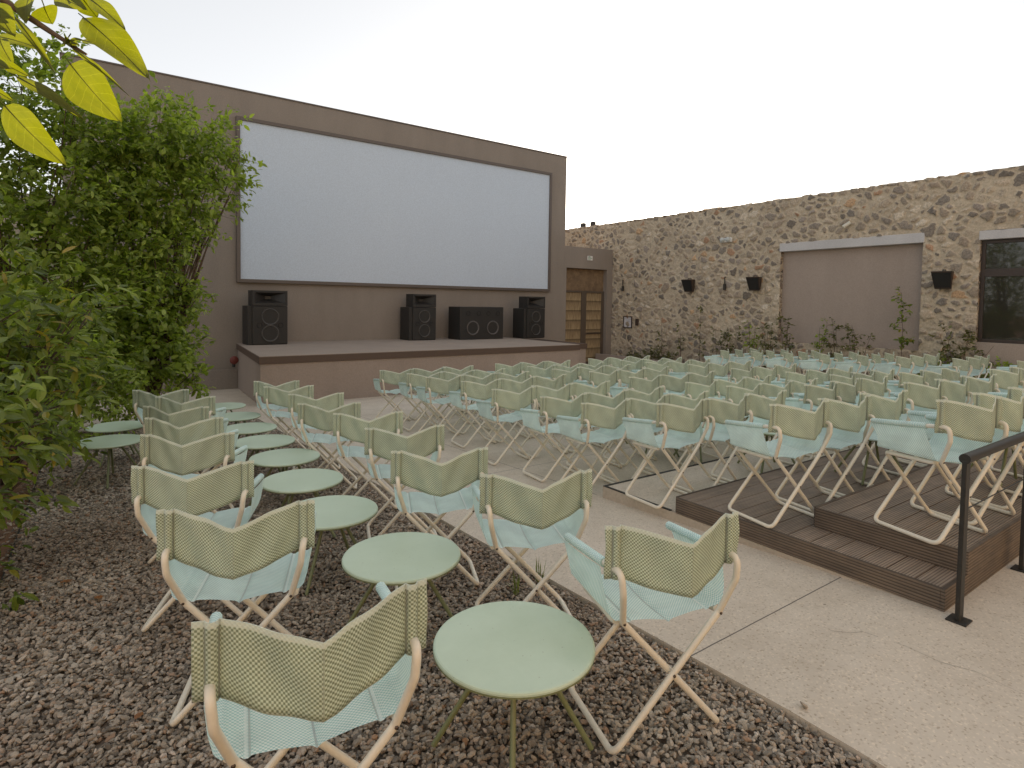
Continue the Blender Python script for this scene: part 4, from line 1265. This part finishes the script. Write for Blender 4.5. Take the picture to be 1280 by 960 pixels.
def bigleaf(base, tip, width, nrm, fold=.12):
    base, tip = Vector(base), Vector(tip)
    ax = (tip - base); L_ = ax.length; ax.normalize()
    nrm = Vector(nrm); side = ax.cross(nrm).normalized(); up = side.cross(ax)
    b = MB(); n = 14; m_ = 6
    prof = [math.sin(PI * (k / n) ** .82) ** .75 * (1 - .15 * (k / n)) for k in range(n + 1)]
    V = []; Fs = []
    for k in range(n + 1):
        s = k / n
        for j in range(-m_ // 2, m_ // 2 + 1):
            t = j / (m_ / 2)
            w = width / 2 * prof[k] * t
            V.append(base + ax * L_ * s + side * w + up * (abs(t) * fold * width * prof[k] - .20 * L_ * s * s + .022 * L_ * math.sin(8 * s + 3 * t) * abs(t) + .02 * L_ * s * t))
    for k in range(n):
        for j in range(m_):
            a = k * (m_ + 1) + j
            Fs.append((a, a + 1, a + m_ + 2, a + m_ + 1))
    UVs = [[(v_ // (m_ + 1) / n, (v_ % (m_ + 1)) / (m_ / 2) - 1) for v_ in f_] for f_ in Fs]
    b.add(V, Fs, UVs, smooth=True)
    # midrib and short stalk
    mid = [V[k * (m_ + 1) + m_ // 2] - up * .0006 for k in range(n + 1)]
    b.tube([base - ax * .02] + mid, .0011, 5, r1=.0004)
    b.v = [(x + 1.6, y - .4, z) for x, y, z in b.v]
    return b.build('leaf', M_['leaf_s'], ob)
toC = -F
def L2(u0, v0, u1, v1, d0, d1, w, tilt=(0, 0, 0)):
    n_ = (toC + Vector(tilt)).normalized()
    bigleaf(ray(u0, v0, d0), ray(u1, v1, d1), w, n_)
L2(88, 80, 136, 143, 1.10, 1.08, .086)
L2(6, 132, 63, 198, 1.02, 1.00, .062)
L2(105, 22, 173, 75, 1.12, 1.06, .070, (.3, 0, .3))
L2(102, 50, 136, 55, 1.16, 1.14, .022, (0, 0, .8))
L2(102, -4, 120, 22, 1.10, 1.12, .042)
L2(112, -2, 149, 24, 1.08, 1.05, .034, (.2, 0, .4))
L2(88, 58, 150, 102, 1.10, 1.06, .011, (0, .2, .6))
L2(20, 95, 90, 130, 1.05, 1.0, .024, (0, 0, .6))
L2(18, 20, 62, 74, 1.12, 1.08, .018, (.4, 0, .4))
L2(55, 8, 62, 28, 1.1, 1.1, .055)
L2(40, -8, 22, 16, 1.1, 1.05, .040)
L2(-6, 45, 50, 52, 1.15, 1.12, .034, (0, 0, .5))
L2(0, 50, 8, 74, 1.08, 1.06, .036)
L2(2, 78, 29, 92, 1.06, 1.05, .020)
L2(-8, 5, 10, 36, .98, .96, .045, (.4, .2, 0))
L2(-10, 110, 12, 124, 1.1, 1.1, .016)
L2(-20, 70, 2, 80, 1.05, 1.02, .03)
L2(70, -6, 92, 2, 1.05, 1.0, .04)
for k in range(7):
    L2(84 + random.uniform(-4, 4), 52 + random.uniform(-3, 3), 84 + random.uniform(-12, 18), 50 + random.uniform(-9, 7), 1.1, 1.09, .008)

# plants along the stone wall
def stem_plant(y, h, label, nst=3, spread=.25, nl=90, size=.085, x=15.42, lm='leaf_c', full=False):
    z0 = gz(y) + .03
    e = empty('wall_shrub', (x, y, z0), label=label, cat='shrub', group='young shrubs along the stone wall')
    b = MB(); P = []; D = []
    for s in range(nst):
        a = random.uniform(0, 2 * PI)
        tip = Vector((math.cos(a) * spread * .6 * random.random(), math.sin(a) * spread * random.uniform(.3, 1), h * random.uniform(.6, 1) if s else h))
        pts = [Vector((0, 0, 0)).lerp(tip, k / 5) + Vector((random.uniform(-.02, .02), random.uniform(-.02, .02), 0)) * (k > 0) for k in range(6)]
        b.tube(pts, .010, 5, r1=.003)
        nn = nl // nst
        for q in range(nn // 6 + 1):
            t = random.uniform(.05 if full else .35, 1.0)
            p = Vector((0, 0, 0)).lerp(tip, t)
            dr = Vector((random.uniform(-1, 1), random.uniform(-1, 1), random.uniform(-.1, .6))).normalized()
            ln = random.uniform(.04, .2) * (1.3 - t * .6)
            b.tube([p, p + dr * ln], .004, 4, caps=False, r1=.002)
            for w in range(6):
                P.append(p + dr * ln * random.uniform(.4, 1.3) + Vector((random.gauss(0, .03), random.gauss(0, .03), random.gauss(0, .03)))); D.append(dr)
    V, Fx = leaves(np.array([tuple(p) for p in P]), np.array([tuple(p) for p in D]), size)
    npmesh('crown', V, Fx, M_[lm], e)
    b.build('trunk', M_['bark'], e)
def round_bush(y, r, label, x=15.4, lm='leaf_c', n=500):
    z0 = gz(y) + .03
    clump_plant('round_bush', label, 'bush', (x, y, z0), [(x, y, z0 + r * .9, r, r * .85)], n, .07, M_[lm], .012, group='small bushes along the stone wall', twigs=3)
round_bush(14.2, .27, 'small round bush just right of the reed door')
round_bush(13.5, .36, 'bigger round bush second from the reed door')
round_bush(12.65, .26, 'little bush between thin saplings near the notice')
stem_plant(12.95, 1.55, 'thin sapling with a leafy tip left of the first wall speaker', 1, .1, 60)
stem_plant(12.2, 1.45, 'thin double sapling under the first wall speaker', 2, .3, 80)
stem_plant(11.5, 1.95, 'tall narrow climber right of the first wall speaker', 1, .06, 130, full=True)
stem_plant(10.85, 1.3, 'slanting leafy shrub under the middle sconce', 4, .35, 240, full=True)
stem_plant(10.35, 1.45, 'loose upright shrub right of the middle sconce', 4, .3, 240, full=True)
stem_plant(9.72, 1.5, 'dense dark shrub under the second wall speaker', 5, .3, 330, full=True, lm='leaf_a')
stem_plant(9.2, 1.4, 'leafy shrub at the left jamb of the recess', 5, .3, 300, full=True)
stem_plant(8.75, 1.65, 'tall leafy shrub just inside the recess', 4, .22, 260, full=True)
stem_plant(7.8, 1.5, 'sparse dark-tipped shrub in the recess, leftmost of three', 3, .35, 140, lm='leaf_a')
stem_plant(7.3, 1.5, 'sparse shrub in the middle of the recess', 3, .35, 170)
stem_plant(6.88, 1.45, 'loose spreading shrub right of the middle of the recess', 4, .4, 200)
stem_plant(5.84, 2.15, 'tall thin sapling near the right side of the recess', 1, .25, 170, size=.1, lm='leaf_b')
stem_plant(4.75, 1.4, 'large leaning shrub between recess and window', 6, .6, 480, full=True)
round_bush(6.05, .26, 'small bush left of the tall thin sapling', lm='leaf_b')
round_bush(5.5, .28, 'small light green bush right of the tall sapling', lm='leaf_b')
round_bush(5.1, .34, 'dark rounded bush at the foot of the stone pier', lm='leaf_a', n=700)
round_bush(4.1, .36, 'dark grassy bush under the window sill', lm='leaf_a', n=700)

# ------------------------------------------------------------------ small things
def grass(x, y, n, label):
    e = empty('grass_tuft', (x, y, gz(y) - .01), label=label, cat='weed')
    b = MB()
    for k in range(n):
        a = random.uniform(0, 2 * PI); h = random.uniform(.04, .15); s = random.uniform(.01, .07)
        p0 = Vector((random.uniform(-.02, .02), random.uniform(-.02, .02), 0)); p2 = p0 + Vector((math.cos(a) * s, math.sin(a) * s, h)); p1 = p0.lerp(p2, .5) + Vector((0, 0, .02))
        w = Vector((-math.sin(a), math.cos(a), 0)) * .0022
        b.add([p0 - w, p0 + w, p1 + w, p1 - w, p2], [(0, 1, 2, 3), (3, 2, 4)])
    b.build('blades', leafmat('grass_blades', (.10, .13, .03), (.20, .23, .08)), e)
grass(2.18, 2.72, 26, 'small tuft of grass growing at the gravel edge by the paving')
grass(1.98, 2.68, 22, 'sparse weed sprouting in the gravel near the paving edge')
def leaf_on(x, y, s, a, lab):
    V, Fx = leaf_template('round')
    V = V * np.array([s, s * 1.1, s * .5])
    c, s_ = math.cos(a), math.sin(a)
    V = np.stack([V[:, 0] * c - V[:, 1] * s_, V[:, 0] * s_ + V[:, 1] * c, V[:, 2] + s * .12], -1)
    o = npmesh('fallen_leaf', V, Fx, M_['leaf_d']); o.location = (x, y, gz(y) - .004 + float(lift(x)))
    tag(o, lab, 'leaf', 'fallen leaves on the gravel')
leaf_on(-.17, 4.31, .07, .4, 'curled rust brown leaf on the gravel near the left soil edge')
leaf_on(.03, 3.92, .07, 2.0, 'rust brown leaf on gravel left of the second chair')
leaf_on(.12, 2.62, .05, 1.0, 'small brown leaf on gravel behind the nearest left chair')
leaf_on(2.12, 1.72, .055, 2.6, 'orange brown leaf against the paving edge behind the nearest right chair')
leaf_on(.35, 4.95, .05, 3.0, 'brown leaf lying between two left column chairs')
V, Fx = stones(1, 2.30, 2.301, 1.17, 1.171, .020, .0201, .012, .0121)
o = npmesh('pebble', V, Fx, M_['gravel']); tag(o, 'single grey pebble lying on the pale paving', 'pebble')
